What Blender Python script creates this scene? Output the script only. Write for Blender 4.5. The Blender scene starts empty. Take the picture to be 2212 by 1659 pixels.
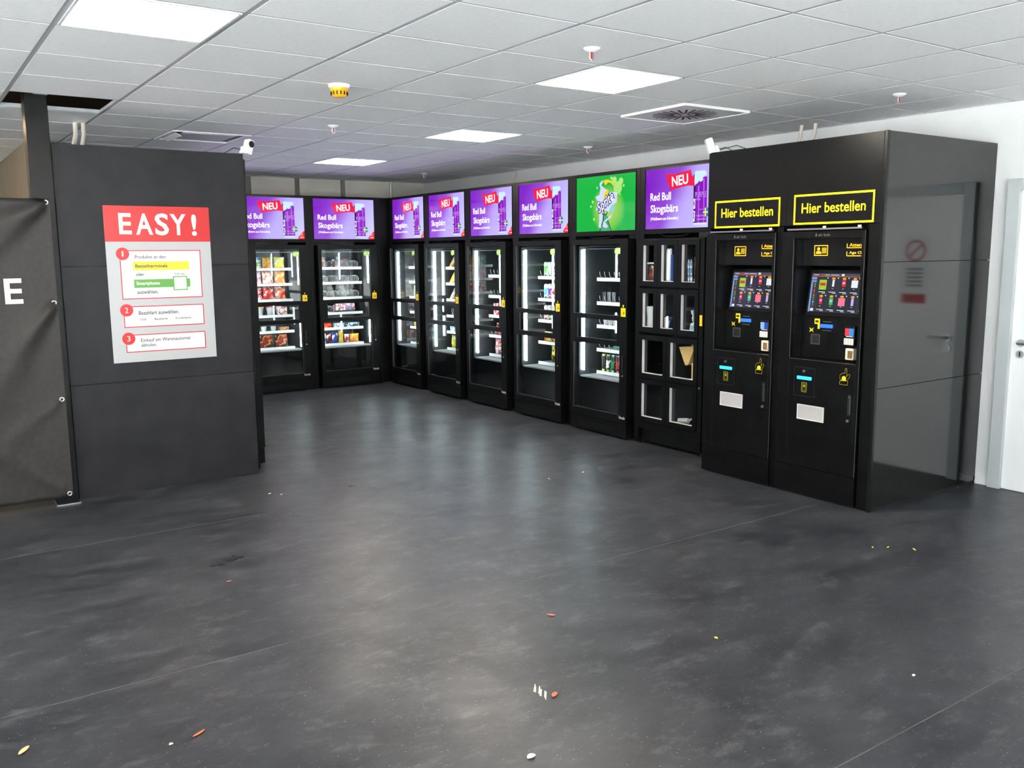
import bpy, math, random
from mathutils import Matrix, Vector
random.seed(7)
PI = math.pi
scene = bpy.context.scene
COL = scene.collection

# ------------------------------------------------------------------ camera, world, exposure
F_PX = 1922.43
CAM_R = [[0.82224193, -0.56908267, -0.00794471], [-0.08923247, -0.11511631, -0.98933604], [0.56209943, 0.81418250, -0.14543411]]
cam_data = bpy.data.cameras.new('camera')
cam_data.sensor_fit = 'HORIZONTAL'; cam_data.sensor_width = 36.0; cam_data.lens = F_PX / 2212 * 36.0
cam_data.clip_start = 0.05; cam_data.clip_end = 200
cam = bpy.data.objects.new('camera', cam_data); COL.objects.link(cam)
r_, d_, f_ = [Vector(v) for v in CAM_R]
rm = Matrix((r_, -d_, -f_)).transposed()
cam.matrix_world = Matrix.Translation((-0.65523, -2.50605, 1.64577)) @ rm.to_4x4()
scene.camera = cam
scene.view_settings.view_transform = 'Standard'
scene.view_settings.look = 'None'
scene.view_settings.exposure = 0.0
scene.view_settings.gamma = 1.0
scene.view_settings.use_curve_mapping = False
scene.cycles.use_denoising = True
scene.cycles.max_bounces = 10; scene.cycles.diffuse_bounces = 8
scene.cycles.transparent_max_bounces = 16
scene.cycles.sample_clamp_indirect = 40.0
SKY = 6.2; SUN = 128.0; PANEL = 52.0; TUBE = 42.0; SCREEN = 1.12
world = bpy.data.worlds.new('overcast_sky'); scene.world = world; world.use_nodes = True
bg = world.node_tree.nodes['Background']
bg.inputs[0].default_value = (0.86, 0.93, 1.0, 1); bg.inputs[1].default_value = SKY
sun_d = bpy.data.lights.new('sun', 'SUN'); sun_d.energy = SUN; sun_d.angle = 0.01; sun_d.color = (0.95, 0.98, 1.0)
sun = bpy.data.objects.new('sun', sun_d); COL.objects.link(sun); sun.location = (25, 0, 30)
sun.rotation_euler = (0, math.radians(38), 0)          # stands behind the building: lights the paving outside, never the room

# ------------------------------------------------------------------ key dimensions (metres)
H = 2.617; TX = 0.625; TY = 0.6107
XW = 5.565; YB = 8.65; YF = -5.2; XL = -5.0

# ------------------------------------------------------------------ materials
MATS = {}
def nodes_of(m):
    m.use_nodes = True
    return m.node_tree.nodes, m.node_tree.links
def mat(name, col, rough=0.5, metal=0.0, spec=0.5, emit=None, strength=1.0, coat=0.0):
    if name in MATS: return MATS[name]
    m = bpy.data.materials.new(name); n, l = nodes_of(m)
    b = n['Principled BSDF']
    b.inputs['Base Color'].default_value = (*col, 1); b.inputs['Roughness'].default_value = rough
    b.inputs['Metallic'].default_value = metal; b.inputs['Specular IOR Level'].default_value = spec
    b.inputs['Coat Weight'].default_value = coat
    if emit:
        b.inputs['Emission Color'].default_value = (*emit, 1); b.inputs['Emission Strength'].default_value = strength
    MATS[name] = m
    return m
def srgb(r, g, b):
    f = lambda c: c / 12.92 if c <= 0.04045 else ((c + 0.055) / 1.055) ** 2.4
    return tuple(f(c / 255) for c in (r, g, b))
def lit(name, rgb, strength=None):            # a colour shown by a lit display under a glossy cover
    c = srgb(*rgb)
    return mat(name, (0.004, 0.004, 0.004), 0.06, 0, 0.5, c, SCREEN if strength is None else strength)
def noisy(name, c1, c2, scale=6, rough=(0.4, 0.5), bump=0.0, stretch=(1, 1, 1), lo=0.35, hi=0.65, spec=0.5, bscale=None):
    if name in MATS: return MATS[name]
    m = bpy.data.materials.new(name); n, l = nodes_of(m); b = n['Principled BSDF']
    tc = n.new('ShaderNodeTexCoord'); mp = n.new('ShaderNodeMapping'); mp.inputs['Scale'].default_value = stretch
    l.new(tc.outputs['Object'], mp.inputs[0])
    no = n.new('ShaderNodeTexNoise'); no.inputs['Scale'].default_value = scale; no.inputs['Detail'].default_value = 6
    l.new(mp.outputs[0], no.inputs['Vector'])
    r = n.new('ShaderNodeValToRGB'); r.color_ramp.elements[0].position = lo; r.color_ramp.elements[1].position = hi
    r.color_ramp.elements[0].color = (*c1, 1); r.color_ramp.elements[1].color = (*c2, 1)
    l.new(no.outputs['Fac'], r.inputs[0]); l.new(r.outputs[0], b.inputs['Base Color'])
    mr = n.new('ShaderNodeMapRange'); mr.inputs['To Min'].default_value = rough[0]; mr.inputs['To Max'].default_value = rough[1]
    l.new(no.outputs['Fac'], mr.inputs[0]); l.new(mr.outputs[0], b.inputs['Roughness'])
    b.inputs['Specular IOR Level'].default_value = spec
    if bump:
        n2 = n.new('ShaderNodeTexNoise'); n2.inputs['Scale'].default_value = bscale or scale * 8; n2.inputs['Detail'].default_value = 3
        l.new(tc.outputs['Object'], n2.inputs['Vector'])
        bp = n.new('ShaderNodeBump'); bp.inputs['Strength'].default_value = bump; bp.inputs['Distance'].default_value = 0.002
        l.new(n2.outputs['Fac'], bp.inputs['Height']); l.new(bp.outputs[0], b.inputs['Normal'])
    MATS[name] = m
    return m
def printed(name, cols, scale=22, rough=0.35):        # packaging print: blotches of a few flat colours
    if name in MATS: return MATS[name]
    m = bpy.data.materials.new(name); n, l = nodes_of(m); b = n['Principled BSDF']
    tc = n.new('ShaderNodeTexCoord')
    no = n.new('ShaderNodeTexNoise'); no.inputs['Scale'].default_value = scale; no.inputs['Detail'].default_value = 2
    l.new(tc.outputs['Object'], no.inputs['Vector'])
    r = n.new('ShaderNodeValToRGB'); cr = r.color_ramp; cr.interpolation = 'CONSTANT'
    pos = [0.0, 0.47, 0.56, 0.64][:len(cols)]
    while len(cr.elements) < len(cols): cr.elements.new(0.5)
    for e, p, c in zip(cr.elements, pos, cols): e.position = p; e.color = (*srgb(*c), 1)
    l.new(no.outputs['Fac'], r.inputs[0]); l.new(r.outputs[0], b.inputs['Base Color'])
    b.inputs['Roughness'].default_value = rough
    MATS[name] = m
    return m
def glass_mat(name, tint=(0.93, 0.95, 0.95), base=0.05):
    m = bpy.data.materials.new(name); n, l = nodes_of(m)
    n.remove(n['Principled BSDF']); out = n['Material Output']
    tr = n.new('ShaderNodeBsdfTransparent'); tr.inputs[0].default_value = (*tint, 1)
    gl = n.new('ShaderNodeBsdfGlossy'); gl.inputs['Roughness'].default_value = 0.015
    lw = n.new('ShaderNodeLayerWeight'); lw.inputs['Blend'].default_value = 0.5
    p = n.new('ShaderNodeMath'); p.operation = 'POWER'; p.inputs[1].default_value = 4.0; l.new(lw.outputs['Facing'], p.inputs[0])
    ma = n.new('ShaderNodeMath'); ma.operation = 'MULTIPLY_ADD'; ma.inputs[1].default_value = 0.9; ma.inputs[2].default_value = base
    l.new(p.outputs[0], ma.inputs[0])
    mx = n.new('ShaderNodeMixShader'); l.new(ma.outputs[0], mx.inputs[0]); l.new(tr.outputs[0], mx.inputs[1]); l.new(gl.outputs[0], mx.inputs[2])
    l.new(mx.outputs[0], out.inputs[0])
    MATS[name] = m
    return m

GLASS = glass_mat('machine_glass')
WINDOW_GLASS = glass_mat('window_glass', (0.95, 0.97, 0.97), 0.03)
WALL = noisy('white_wall_paint', (0.70, 0.70, 0.69), (0.74, 0.74, 0.73), 3, (0.75, 0.85), 0.15, bscale=180)
WALL_GREIGE = noisy('greige_wall_paint', (0.60, 0.58, 0.52), (0.65, 0.63, 0.57), 3, (0.75, 0.85), 0.1, bscale=180)
WALL_TAN = noisy('tan_wall_paint', (0.26, 0.20, 0.14), (0.29, 0.23, 0.16), 3, (0.75, 0.85), 0.1, bscale=180)
TILE = noisy('mineral_fibre_tile', (0.87, 0.87, 0.88), (0.91, 0.91, 0.92), 40, (0.85, 0.95), 0.25, bscale=300, spec=0.2)
TBAR = mat('grid_bar_white', (0.43, 0.44, 0.46), 0.45)
VOID = mat('ceiling_void_dark', (0.02, 0.02, 0.02), 0.9)
PANEL_DARK = noisy('dark_coated_panel', (0.017, 0.0165, 0.0185), (0.024, 0.023, 0.026), 5, (0.34, 0.44), 0.1, bscale=400, spec=0.14)
PANEL_EDGE = mat('panel_edge_black', (0.012, 0.012, 0.013), 0.35)
GLOSS_PANEL = mat('gloss_black_laminate', (0.0015, 0.0016, 0.0015), 0.085, 0, 0.7)
BLACK = noisy('black_powder_coat', (0.002, 0.002, 0.0023), (0.004, 0.004, 0.0043), 12, (0.30, 0.42), 0.08, bscale=500, spec=0.18)
BLACK_SATIN = mat('black_satin_steel', (0.006, 0.006, 0.0065), 0.24, 0, 0.3)
DEEP = mat('deep_black', (0.004, 0.004, 0.004), 0.6)
LINER = mat('dark_grey_liner', (0.05, 0.053, 0.055), 0.32, 0.3)
STEEL = mat('brushed_steel', (0.55, 0.55, 0.56), 0.3, 1.0)
WHITE = mat('white_plastic', (0.80, 0.80, 0.80), 0.35)
RAIL = mat('white_price_rail', (0.85, 0.86, 0.88), 0.4)
WIRE = mat('bright_wire', (0.75, 0.76, 0.78), 0.22, 0.6)
YELLOW = mat('yellow_plastic', srgb(250, 205, 20), 0.4)
GREEN_LABEL = mat('pale_green_label', srgb(158, 200, 105), 0.4)
TUBE_M = mat('led_tube_lit', (0.8, 0.8, 0.8), 0.4, emit=(0.80, 0.95, 1.0), strength=TUBE)
PANEL_LIT = mat('ceiling_led_diffuser', (0.8, 0.8, 0.8), 0.4, emit=(1.0, 0.90, 0.76), strength=PANEL)
PAPER = mat('poster_paper', srgb(168, 168, 170), 0.35)
PRINT_WHITE = mat('print_white', srgb(208, 208, 208), 0.35)
PRINT_RED = mat('print_red', srgb(190, 6, 8), 0.35)
PRINT_DARK = mat('print_dark_grey', srgb(40, 40, 42), 0.4)
PRINT_YEL = mat('print_yellow', srgb(250, 226, 20), 0.35)
PRINT_GRN = mat('print_green', srgb(82, 148, 52), 0.35)
PRINT_GREY = mat('print_light_grey', srgb(218, 218, 218), 0.35)
SIGN_YEL = mat('sign_yellow_backlit', srgb(250, 225, 10), 0.4, emit=srgb(255, 226, 0), strength=0.55)
SIGN_LETTER = mat('sign_letters_backlit', srgb(250, 225, 10), 0.4, emit=srgb(255, 226, 0), strength=0.55)
BLUE_LED = mat('blue_led', (0.01, 0.02, 0.2), 0.3, emit=(0.02, 0.12, 1.0), strength=2.2)
CYAN_LED = mat('cyan_led', (0.01, 0.1, 0.3), 0.3, emit=(0.03, 0.45, 1.0), strength=2.0)
AMBER = mat('amber_lit_pictogram', (0.2, 0.1, 0.0), 0.4, emit=(1.0, 0.55, 0.02), strength=1.2)
DARK_YELLOW = mat('yellow_line_print', srgb(150, 140, 20), 0.5)
DOOR_WHITE = mat('white_door_laminate', (0.88, 0.88, 0.87), 0.3)
FRAME_GREY = mat('grey_steel_frame', srgb(190, 194, 194), 0.4)
ORANGE = mat('orange_detector_plastic', srgb(245, 170, 30), 0.3)
HOSE = mat('white_hose', srgb(215, 205, 195), 0.5)
BANNER_M = noisy('dark_banner_fabric', (0.030, 0.028, 0.027), (0.038, 0.035, 0.034), 30, (0.42, 0.52), 0.2, bscale=600, spec=0.2)

def floor_material():
    m = bpy.data.materials.new('marbled_linoleum'); n, l = nodes_of(m); b = n['Principled BSDF']
    tc = n.new('ShaderNodeTexCoord')
    def noise(scale, stretch, detail=6, rough=0.6):
        mp = n.new('ShaderNodeMapping'); mp.inputs['Scale'].default_value = stretch; mp.inputs['Rotation'].default_value = (0, 0, 0.25)
        l.new(tc.outputs['Object'], mp.inputs[0])
        no = n.new('ShaderNodeTexNoise'); no.inputs['Scale'].default_value = scale; no.inputs['Detail'].default_value = detail; no.inputs['Roughness'].default_value = rough
        l.new(mp.outputs[0], no.inputs['Vector'])
        return no.outputs['Fac']
    def ramp(src, p0, p1, c0, c1):
        r = n.new('ShaderNodeValToRGB'); e = r.color_ramp.elements
        e[0].position = p0; e[1].position = p1; e[0].color = (*c0, 1); e[1].color = (*c1, 1)
        l.new(src, r.inputs[0]); return r.outputs[0]
    def mix(a, bb, fac, blend='MIX'):
        x = n.new('ShaderNodeMix'); x.data_type = 'RGBA'; x.blend_type = blend
        if isinstance(fac, float): x.inputs[0].default_value = fac
        else: l.new(fac, x.inputs[0])
        for sock, v in ((x.inputs[6], a), (x.inputs[7], bb)):
            if isinstance(v, tuple): sock.default_value = (*v, 1)
            else: l.new(v, sock)
        return x.outputs[2]
    big = noise(1.6, (0.8, 1.2, 1), 10, 0.72)
    base = ramp(big, 0.36, 0.66, (0.016, 0.018, 0.023), (0.046, 0.049, 0.057))
    streak = noise(7, (0.7, 1.3, 1), 9, 0.78)
    base = mix(base, (0.125, 0.128, 0.136), ramp(streak, 0.52, 0.76, (0, 0, 0), (0.70, 0.70, 0.70)))
    fine = noise(70, (0.4, 1.5, 1), 3, 0.6)
    base = mix(base, (0.17, 0.17, 0.17), ramp(fine, 0.64, 0.76, (0, 0, 0), (0.75, 0.75, 0.75)))
    vo = n.new('ShaderNodeTexVoronoi'); vo.inputs['Scale'].default_value = 34; l.new(tc.outputs['Object'], vo.inputs['Vector'])
    base = mix(base, (0.34, 0.34, 0.33), ramp(vo.outputs['Distance'], 0.04, 0.085, (0.75, 0.75, 0.75), (0, 0, 0)))
    l.new(base, b.inputs['Base Color'])
    rr = ramp(noise(2.2, (1, 1, 1), 7, 0.7), 0.3, 0.7, (0.29, 0.29, 0.29), (0.43, 0.43, 0.43))
    l.new(rr, b.inputs['Roughness'])
    bp = n.new('ShaderNodeBump'); bp.inputs['Strength'].default_value = 0.10; bp.inputs['Distance'].default_value = 0.002
    l.new(noise(160, (1, 1, 1), 2), bp.inputs['Height']); l.new(bp.outputs[0], b.inputs['Normal'])
    b.inputs["Specular IOR Level"].default_value = 0.27
    return m
FLOOR_M = floor_material()
WELD = mat('floor_weld_bead', (0.085, 0.085, 0.085), 0.6)

# ------------------------------------------------------------------ mesh helpers
class MB:
    def __init__(s): s.v = []; s.f = []; s.smooth = []
    def add(s, vs, fs, smooth=False):
        o = len(s.v); s.v += [tuple(p) for p in vs]; s.f += [tuple(i + o for i in f) for f in fs]; s.smooth += [smooth] * len(fs)
        return s
    def box(s, x0, x1, y0, y1, z0, z1):
        vs = [(x0, y0, z0), (x1, y0, z0), (x1, y1, z0), (x0, y1, z0), (x0, y0, z1), (x1, y0, z1), (x1, y1, z1), (x0, y1, z1)]
        return s.add(vs, [(3, 2, 1, 0), (4, 5, 6, 7), (0, 1, 5, 4), (1, 2, 6, 5), (2, 3, 7, 6), (3, 0, 4, 7)])
    def flat(s, pts, y):                       # polygon in the x-z plane facing -y (points counter-clockwise seen from the front)
        return s.add([(x, y, z) for x, z in pts], [tuple(range(len(pts)))])
    def rect(s, x0, x1, z0, z1, y): return s.flat([(x0, z0), (x1, z0), (x1, z1), (x0, z1)], y)
    def ring(s, x0, x1, z0, z1, t, y):         # rectangular outline
        s.rect(x0, x1, z1 - t, z1, y); s.rect(x0, x1, z0, z0 + t, y); s.rect(x0, x0 + t, z0 + t, z1 - t, y); return s.rect(x1 - t, x1, z0 + t, z1 - t, y)
    def disc(s, cx, cz, r, y, n=24, sx=1.0, rot=0):
        pts = []
        for i in range(n):
            a = 2 * PI * i / n; x, z = r * sx * math.cos(a), r * math.sin(a)
            pts.append((cx + x * math.cos(rot) - z * math.sin(rot), cz + x * math.sin(rot) + z * math.cos(rot)))
        return s.flat(pts, y)
    def annulus(s, cx, cz, r0, r1, y, n=24):
        for i in range(n):
            a, b = 2 * PI * i / n, 2 * PI * (i + 1) / n
            s.flat([(cx + r0 * math.cos(a), cz + r0 * math.sin(a)), (cx + r1 * math.cos(a), cz + r1 * math.sin(a)),
                    (cx + r1 * math.cos(b), cz + r1 * math.sin(b)), (cx + r0 * math.cos(b), cz + r0 * math.sin(b))], y)
        return s
    def prism(s, pts, y0, y1):                 # extruded x-z polygon
        n = len(pts)
        vs = [(x, y0, z) for x, z in pts] + [(x, y1, z) for x, z in pts]
        fs = [tuple(range(n)), tuple(range(2 * n - 1, n - 1, -1))] + [(i, i + n, (i + 1) % n + n, (i + 1) % n) for i in range(n)]
        return s.add(vs, fs)
    def lathe(s, prof, n=20, c=(0, 0, 0)):
        vs = []; fs = []
        for r, z in prof:
            for i in range(n):
                a = 2 * PI * i / n; vs.append((c[0] + r * math.cos(a), c[1] + r * math.sin(a), c[2] + z))
        for k in range(len(prof) - 1):
            for i in range(n):
                j = (i + 1) % n; fs.append((k * n + i, k * n + j, (k + 1) * n + j, (k + 1) * n + i))
        s.add(vs, fs, True)
        m = len(prof) - 1
        return s.add(vs[:n], [tuple(range(n - 1, -1, -1))]).add(vs[m * n:], [tuple(range(n))])
    def tube(s, pts, r, n=6, smooth=True):
        pts = [Vector(p) for p in pts]; vs = []; fs = []
        up = Vector((0, 0, 1)); prev = None
        for i, p in enumerate(pts):
            t = (pts[min(i + 1, len(pts) - 1)] - pts[max(i - 1, 0)]).normalized()
            if prev is None:
                a = t.cross(up)
                if a.length < 1e-3: a = t.cross(Vector((1, 0, 0)))
                a.normalize()
            else:
                a = prev - t * prev.dot(t); a.normalize()
            prev = a; b = t.cross(a)
            for k in range(n):
                an = 2 * PI * k / n; vs.append(p + (a * math.cos(an) + b * math.sin(an)) * r)
        for i in range(len(pts) - 1):
            for k in range(n):
                j = (k + 1) % n; fs.append((i * n + k, (i + 1) * n + k, (i + 1) * n + j, i * n + j))
        s.add(vs, fs, smooth)
        e = len(pts) - 1
        return s.add(vs[:n], [tuple(range(n))]).add(vs[e * n:], [tuple(range(n - 1, -1, -1))])
    def mesh(s, name):
        me = bpy.data.meshes.new(name); me.from_pydata(s.v, [], s.f); me.update()
        me.polygons.foreach_set('use_smooth', s.smooth)
        return me
CACHE = {}
def obj(name, mb, m, parent=None, loc=None, bevel=0.0, rot=None, key=None):
    if key is not None and key in CACHE: me = CACHE[key]
    else:
        if callable(mb): mb = mb()
        me = mb if isinstance(mb, bpy.types.Mesh) else mb.mesh(name)
        if key is not None: CACHE[key] = me
    if not me.materials: me.materials.append(m)
    o = bpy.data.objects.new(name, me); COL.objects.link(o)
    if me.materials[0] != m:
        o.material_slots[0].link = 'OBJECT'; o.material_slots[0].material = m
    if parent is not None: o.parent = parent
    if loc is not None: o.location = loc
    if rot is not None: o.rotation_euler = rot
    if bevel:
        bv = o.modifiers.new('edge', 'BEVEL'); bv.width = bevel; bv.segments = 2; bv.limit_method = 'ANGLE'
    return o
def tag(o, label, cat, group=None):
    o['label'] = label; o['category'] = cat
    if group: o['group'] = group
    return o
def thing(name, label, cat, loc=(0, 0, 0), rotz=0.0, group=None):
    o = bpy.data.objects.new(name, None); COL.objects.link(o); o.location = loc; o.rotation_euler = (0, 0, rotz)
    o.empty_display_size = 0.1
    return tag(o, label, cat, group)
def struct(name, mb, m, label=None):
    o = obj(name, mb, m); o['kind'] = 'structure'
    if label: o['label'] = label
    return o
def B(*a): return MB().box(*a)

TEXT = {}
def glyphs(body, bold=0.0, shear=0.0):
    k = (body, bold, shear)
    if k not in TEXT:
        cu = bpy.data.curves.new('t', 'FONT'); cu.body = body; cu.offset = bold; cu.shear = shear; cu.resolution_u = 3; cu.size = 1.0
        cu.fill_mode = 'FRONT'
        ob = bpy.data.objects.new('t', cu)
        me = ob.to_mesh()
        vs = [(v.co.x, v.co.y) for v in me.vertices]; fs = [tuple(p.vertices) for p in me.polygons]
        ob.to_mesh_clear(); bpy.data.objects.remove(ob); bpy.data.curves.remove(cu)
        x0 = min(v[0] for v in vs); x1 = max(v[0] for v in vs); y0 = min(v[1] for v in vs); y1 = max(v[1] for v in vs)
        TEXT[k] = ([((x - x0) / (x1 - x0), (y - y0) / (y1 - y0)) for x, y in vs], fs)
    return TEXT[k]
def text(parent, body, x0, x1, z0, z1, y, m, bold=0.0, rot=0.0, shear=0.0, name='lettering', mb=None):
    vs, fs = glyphs(body, bold, shear)
    cx, cz = (x0 + x1) / 2, (z0 + z1) / 2; c, s = math.cos(rot), math.sin(rot)
    out = []
    for u, v in vs:
        x, z = (u - 0.5) * (x1 - x0), (v - 0.5) * (z1 - z0)
        out.append((cx + x * c - z * s, y, cz + x * s + z * c))
    # font faces face +z; in x-z that is the front (-y) side
    if mb is not None: mb.add(out, fs); return mb
    return obj(name, MB().add(out, fs), m, parent)

# ------------------------------------------------------------------ the room
floor = struct('floor', B(XL, XW, YF, YB, -0.06, -0.004), DEEP, 'dark grey marbled linoleum floor')
seams = [YF, -2.85, -0.91, 1.02, 2.97, 4.91, 6.85, YB]
for a, b in zip(seams[:-1], seams[1:]):
    obj('floor_sheet', B(XL, XW, a + 0.002, b - 0.002, -0.004, 0.0), FLOOR_M, floor)
for s in seams[1:-1]:
    obj('weld_bead', B(XL, XW, s - 0.002, s + 0.002, -0.004, 0.0003), WELD, floor)

wall_right = struct('wall_right', B(XW, XW + 0.2, YF, YB + 0.2, -0.06, 3.1), WALL, 'white painted wall behind the right-hand machine row')
wall_back = struct('wall_back', B(XL, XW, YB, YB + 0.2, -0.06, 3.1), WALL_GREIGE, 'greige wall behind the back machine row')
for x in (2.46, 3.09, 3.72, 4.35):
    obj('joint_cover', B(x - 0.03, x + 0.03, YB - 0.012, YB, 1.9, H), mat('joint_cover_grey', (0.20, 0.19, 0.17), 0.7), wall_back)
wall_left = struct('wall_left', MB().box(XL - 0.2, XL, YF, 3.6, -0.06, 0.12).box(XL - 0.2, XL, YF, 3.6, 2.55, 3.1).box(XL - 0.2, XL, 3.6, YB, -0.06, 3.1), WALL)
wall_inner = struct('wall_inner', B(0.37, 0.45, 6.0, YB, 0, H), WALL_TAN, 'tan partition wall behind the banner')
ceiling = struct('ceiling', B(XL, XW, YF, YB, 3.0, 3.1), VOID, 'suspended ceiling of square mineral fibre tiles')

# suspended ceiling: grid bars, tiles, light panels
bars_y = [i * TX for i in range(-9, 9)]
for x in bars_y:
    obj('grid_bar', B(-0.0125, 0.0125, YF, YB, 0.0, 0.02), TBAR, ceiling, (x, 0, H + 0.0010), key='bar_y')
j = -11
while j * TY < YB:
    obj('grid_bar', B(XL, XW, -0.009, 0.009, 0.0, 0.02), TBAR, ceiling, (0, j * TY, H + 0.0012), key='bar_x'); j += 1
TILEM = B(0.0125, TX - 0.0125, 0.009, TY - 0.009, 0, 0.012)
PANELS = {(0, 2), (4, 2), (5, 6), (5, 10), (-1, 8), (-2, 11), (-3, 3), (-4, -4), (3, -4), (-7, 0)}
HOLE = {(0, 6)}
NOTILE = PANELS | HOLE | {(6, 3), (2, 8)}
rest = MB()
for i in range(-10, 9):
    for j in range(-12, 15):
        if (i, j) in NOTILE: continue
        x0, x1 = max(i * TX, XL), min((i + 1) * TX, XW); y0, y1 = max(j * TY, YF), min((j + 1) * TY, YB)
        if x1 - x0 < 0.05 or y1 - y0 < 0.05: continue
        near = -2 <= i and -1 <= j
        if near and i < 8 and j < 14:
            obj('ceiling_tile', TILEM, TILE, ceiling, (i * TX, j * TY, H), key='tile')
        elif near:
            obj('ceiling_tile', B(x0 + 0.0125, x1 - (0.0125 if x1 < XW else 0), y0 + 0.009, y1 - (0.009 if y1 < YB else 0), H, H + 0.012), TILE, ceiling)
        else:
            rest.box(x0 + 0.0125, x1 - 0.0125, y0 + 0.009, y1 - 0.009, H, H + 0.012)
o = obj('ceiling_tile', rest, TILE, ceiling); o['kind'] = 'stuff'
trim = struct('trim_1', B(XW - 0.02, XW, YF, YB, H - 0.003, H + 0.02), TBAR, 'pale edge trim where ceiling meets right wall')

PANEL_WARM = mat('ceiling_led_diffuser_warm', (0.8, 0.8, 0.8), 0.4, emit=(1.0, 0.66, 0.36), strength=PANEL * 0.2)
def light_panel(i, j, label):
    t = thing('ceiling_light', label, 'light', (i * TX, j * TY, H - 0.004), 0, 'square LED ceiling panels')
    fr = MB(); a, b, c, d, w = 0.014, TX - 0.014, 0.012, TY - 0.012, 0.012
    fr.box(a, b, c, c + w, 0, 0.02).box(a, b, d - w, d, 0, 0.02).box(a, a + w, c + w, d - w, 0, 0.02).box(b - w, b, c + w, d - w, 0, 0.02)
    obj('light_frame', fr, WHITE, t, key='lp_frame')
    obj('diffuser', B(a + w, b - w, c + w, d - w, 0.002, 0.012), PANEL_WARM if j > 7 and i < 0 else PANEL_LIT, t, key='lp_diff')
for (i, j), s in {(0, 2): 'large lit square ceiling panel at the top left, above the poster wall', (4, 2): 'lit square ceiling panel between the sprinkler and the round air vent',
                  (5, 6): 'lit square ceiling panel in the middle of the machine bay', (5, 10): 'farthest small lit ceiling panel above the back machine row',
                  (-1, 8): 'warm lit ceiling panel in the side room behind the banner', (-2, 11): 'warm lit ceiling panel deep in the side room', (-3, 3): 'added unseen lit ceiling panel left of the banner', (-4, -4): 'added unseen lit ceiling panel behind the viewer on the left',
                  (3, -4): 'added unseen lit ceiling panel behind the viewer on the right', (-7, 0): 'added unseen lit ceiling panel near the left wall'}.items():  # added, unseen lamps: left of banner, by left wall, and two behind viewer
    light_panel(i, j, s)

# window facade along the left side of the room: daylight enters here
YW0, YW1 = YF, 3.6
XF = 3.0
struct('wall_front', MB().box(XL, XF, YF - 0.2, YF, -0.06, 0.12).box(XL, XF, YF - 0.2, YF, 2.55, 3.1).box(XF, XW, YF - 0.2, YF, -0.06, 3.1), WALL)
nf = 5; wf = (XF - XL) / nf
for k in range(nf):
    a, b = XL + k * wf, XL + (k + 1) * wf
    m = MB().box(a, a + 0.04, YF - 0.12, YF - 0.04, 0.12, 2.55).box(b - 0.04, b, YF - 0.12, YF - 0.04, 0.12, 2.55)
    m.box(a + 0.04, b - 0.04, YF - 0.12, YF - 0.04, 0.12, 0.17).box(a + 0.04, b - 0.04, YF - 0.12, YF - 0.04, 2.50, 2.55)
    w = struct('window_%d' % (k + 7), m, FRAME_GREY)
    obj('window_pane', B(a + 0.04, b - 0.04, YF - 0.084, YF - 0.076, 0.17, 2.50), WINDOW_GLASS, w)
pl = bpy.data.lights.new('window_portal_front', 'AREA'); pl.shape = 'RECTANGLE'; pl.size = XF - XL; pl.size_y = 2.4; pl.cycles.is_portal = True
po = bpy.data.objects.new('window_portal_front', pl); COL.objects.link(po); po.location = ((XL + XF) / 2, YF - 0.15, 1.33); po.rotation_euler = (PI / 2, 0, 0)
nw = 6; ww = (YW1 - YW0) / nw
for k in range(nw):
    a, b = YW0 + k * ww, YW0 + (k + 1) * ww
    m = MB().box(XL - 0.12, XL - 0.04, a, a + 0.04, 0.12, 2.55).box(XL - 0.12, XL - 0.04, b - 0.04, b, 0.12, 2.55)
    m.box(XL - 0.12, XL - 0.04, a + 0.04, b - 0.04, 0.12, 0.17).box(XL - 0.12, XL - 0.04, a + 0.04, b - 0.04, 2.50, 2.55)
    w = struct('window_%d' % (k + 1), m, FRAME_GREY)
    obj('window_pane', B(XL - 0.084, XL - 0.076, a + 0.04, b - 0.04, 0.17, 2.50), WINDOW_GLASS, w)
struct('ground_outside', MB().box(-45, XL - 0.2, YF - 0.2, 40, -0.2, -0.06).box(-45, 30, -40, YF - 0.2, -0.2, -0.06), mat('pavement_grey', (0.52, 0.51, 0.49), 0.9))
pl = bpy.data.lights.new('window_portal', 'AREA'); pl.shape = 'RECTANGLE'; pl.size = 2.4; pl.size_y = YW1 - YW0; pl.cycles.is_portal = True
po = bpy.data.objects.new('window_portal', pl); COL.objects.link(po); po.location = (XL - 0.15, (YW0 + YW1) / 2, 1.33); po.rotation_euler = (0, -PI / 2, 0)

# door in the right wall
door = struct('door_1', B(XW - 0.012, XW + 0.03, -0.415, 0.515, 0.006, 2.03), DOOR_WHITE, 'white laminate door with steel lever at the right edge')
fm = MB()
fm.box(XW - 0.045, XW + 0.02, 0.515, 0.598, 0, 2.105).box(XW - 0.045, XW + 0.02, -0.498, -0.415, 0, 2.105).box(XW - 0.045, XW + 0.02, -0.415, 0.515, 2.03, 2.105)
obj('door_frame', fm, FRAME_GREY, door, bevel=0.003)
lv = MB().tube([(XW - 0.012, 0.452, 1.02), (XW - 0.06, 0.452, 1.02), (XW - 0.062, 0.44, 1.02), (XW - 0.062, 0.32, 1.02)], 0.0095, 10)
obj('door_handle', lv, STEEL, door)
rs = MB().tube([(XW - 0.022, 0.452, 1.02), (XW - 0.012, 0.452, 1.02)], 0.026, 20)
obj('handle_rosette', rs, STEEL, door)
rs = MB().tube([(XW - 0.022, 0.452, 0.945), (XW - 0.012, 0.452, 0.945)], 0.026, 20)
ro = obj('lock_rosette', rs, STEEL, door)
obj('keyhole', B(XW - 0.023, XW - 0.0215, 0.447, 0.457, 0.93, 0.96), DEEP, ro)
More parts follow.
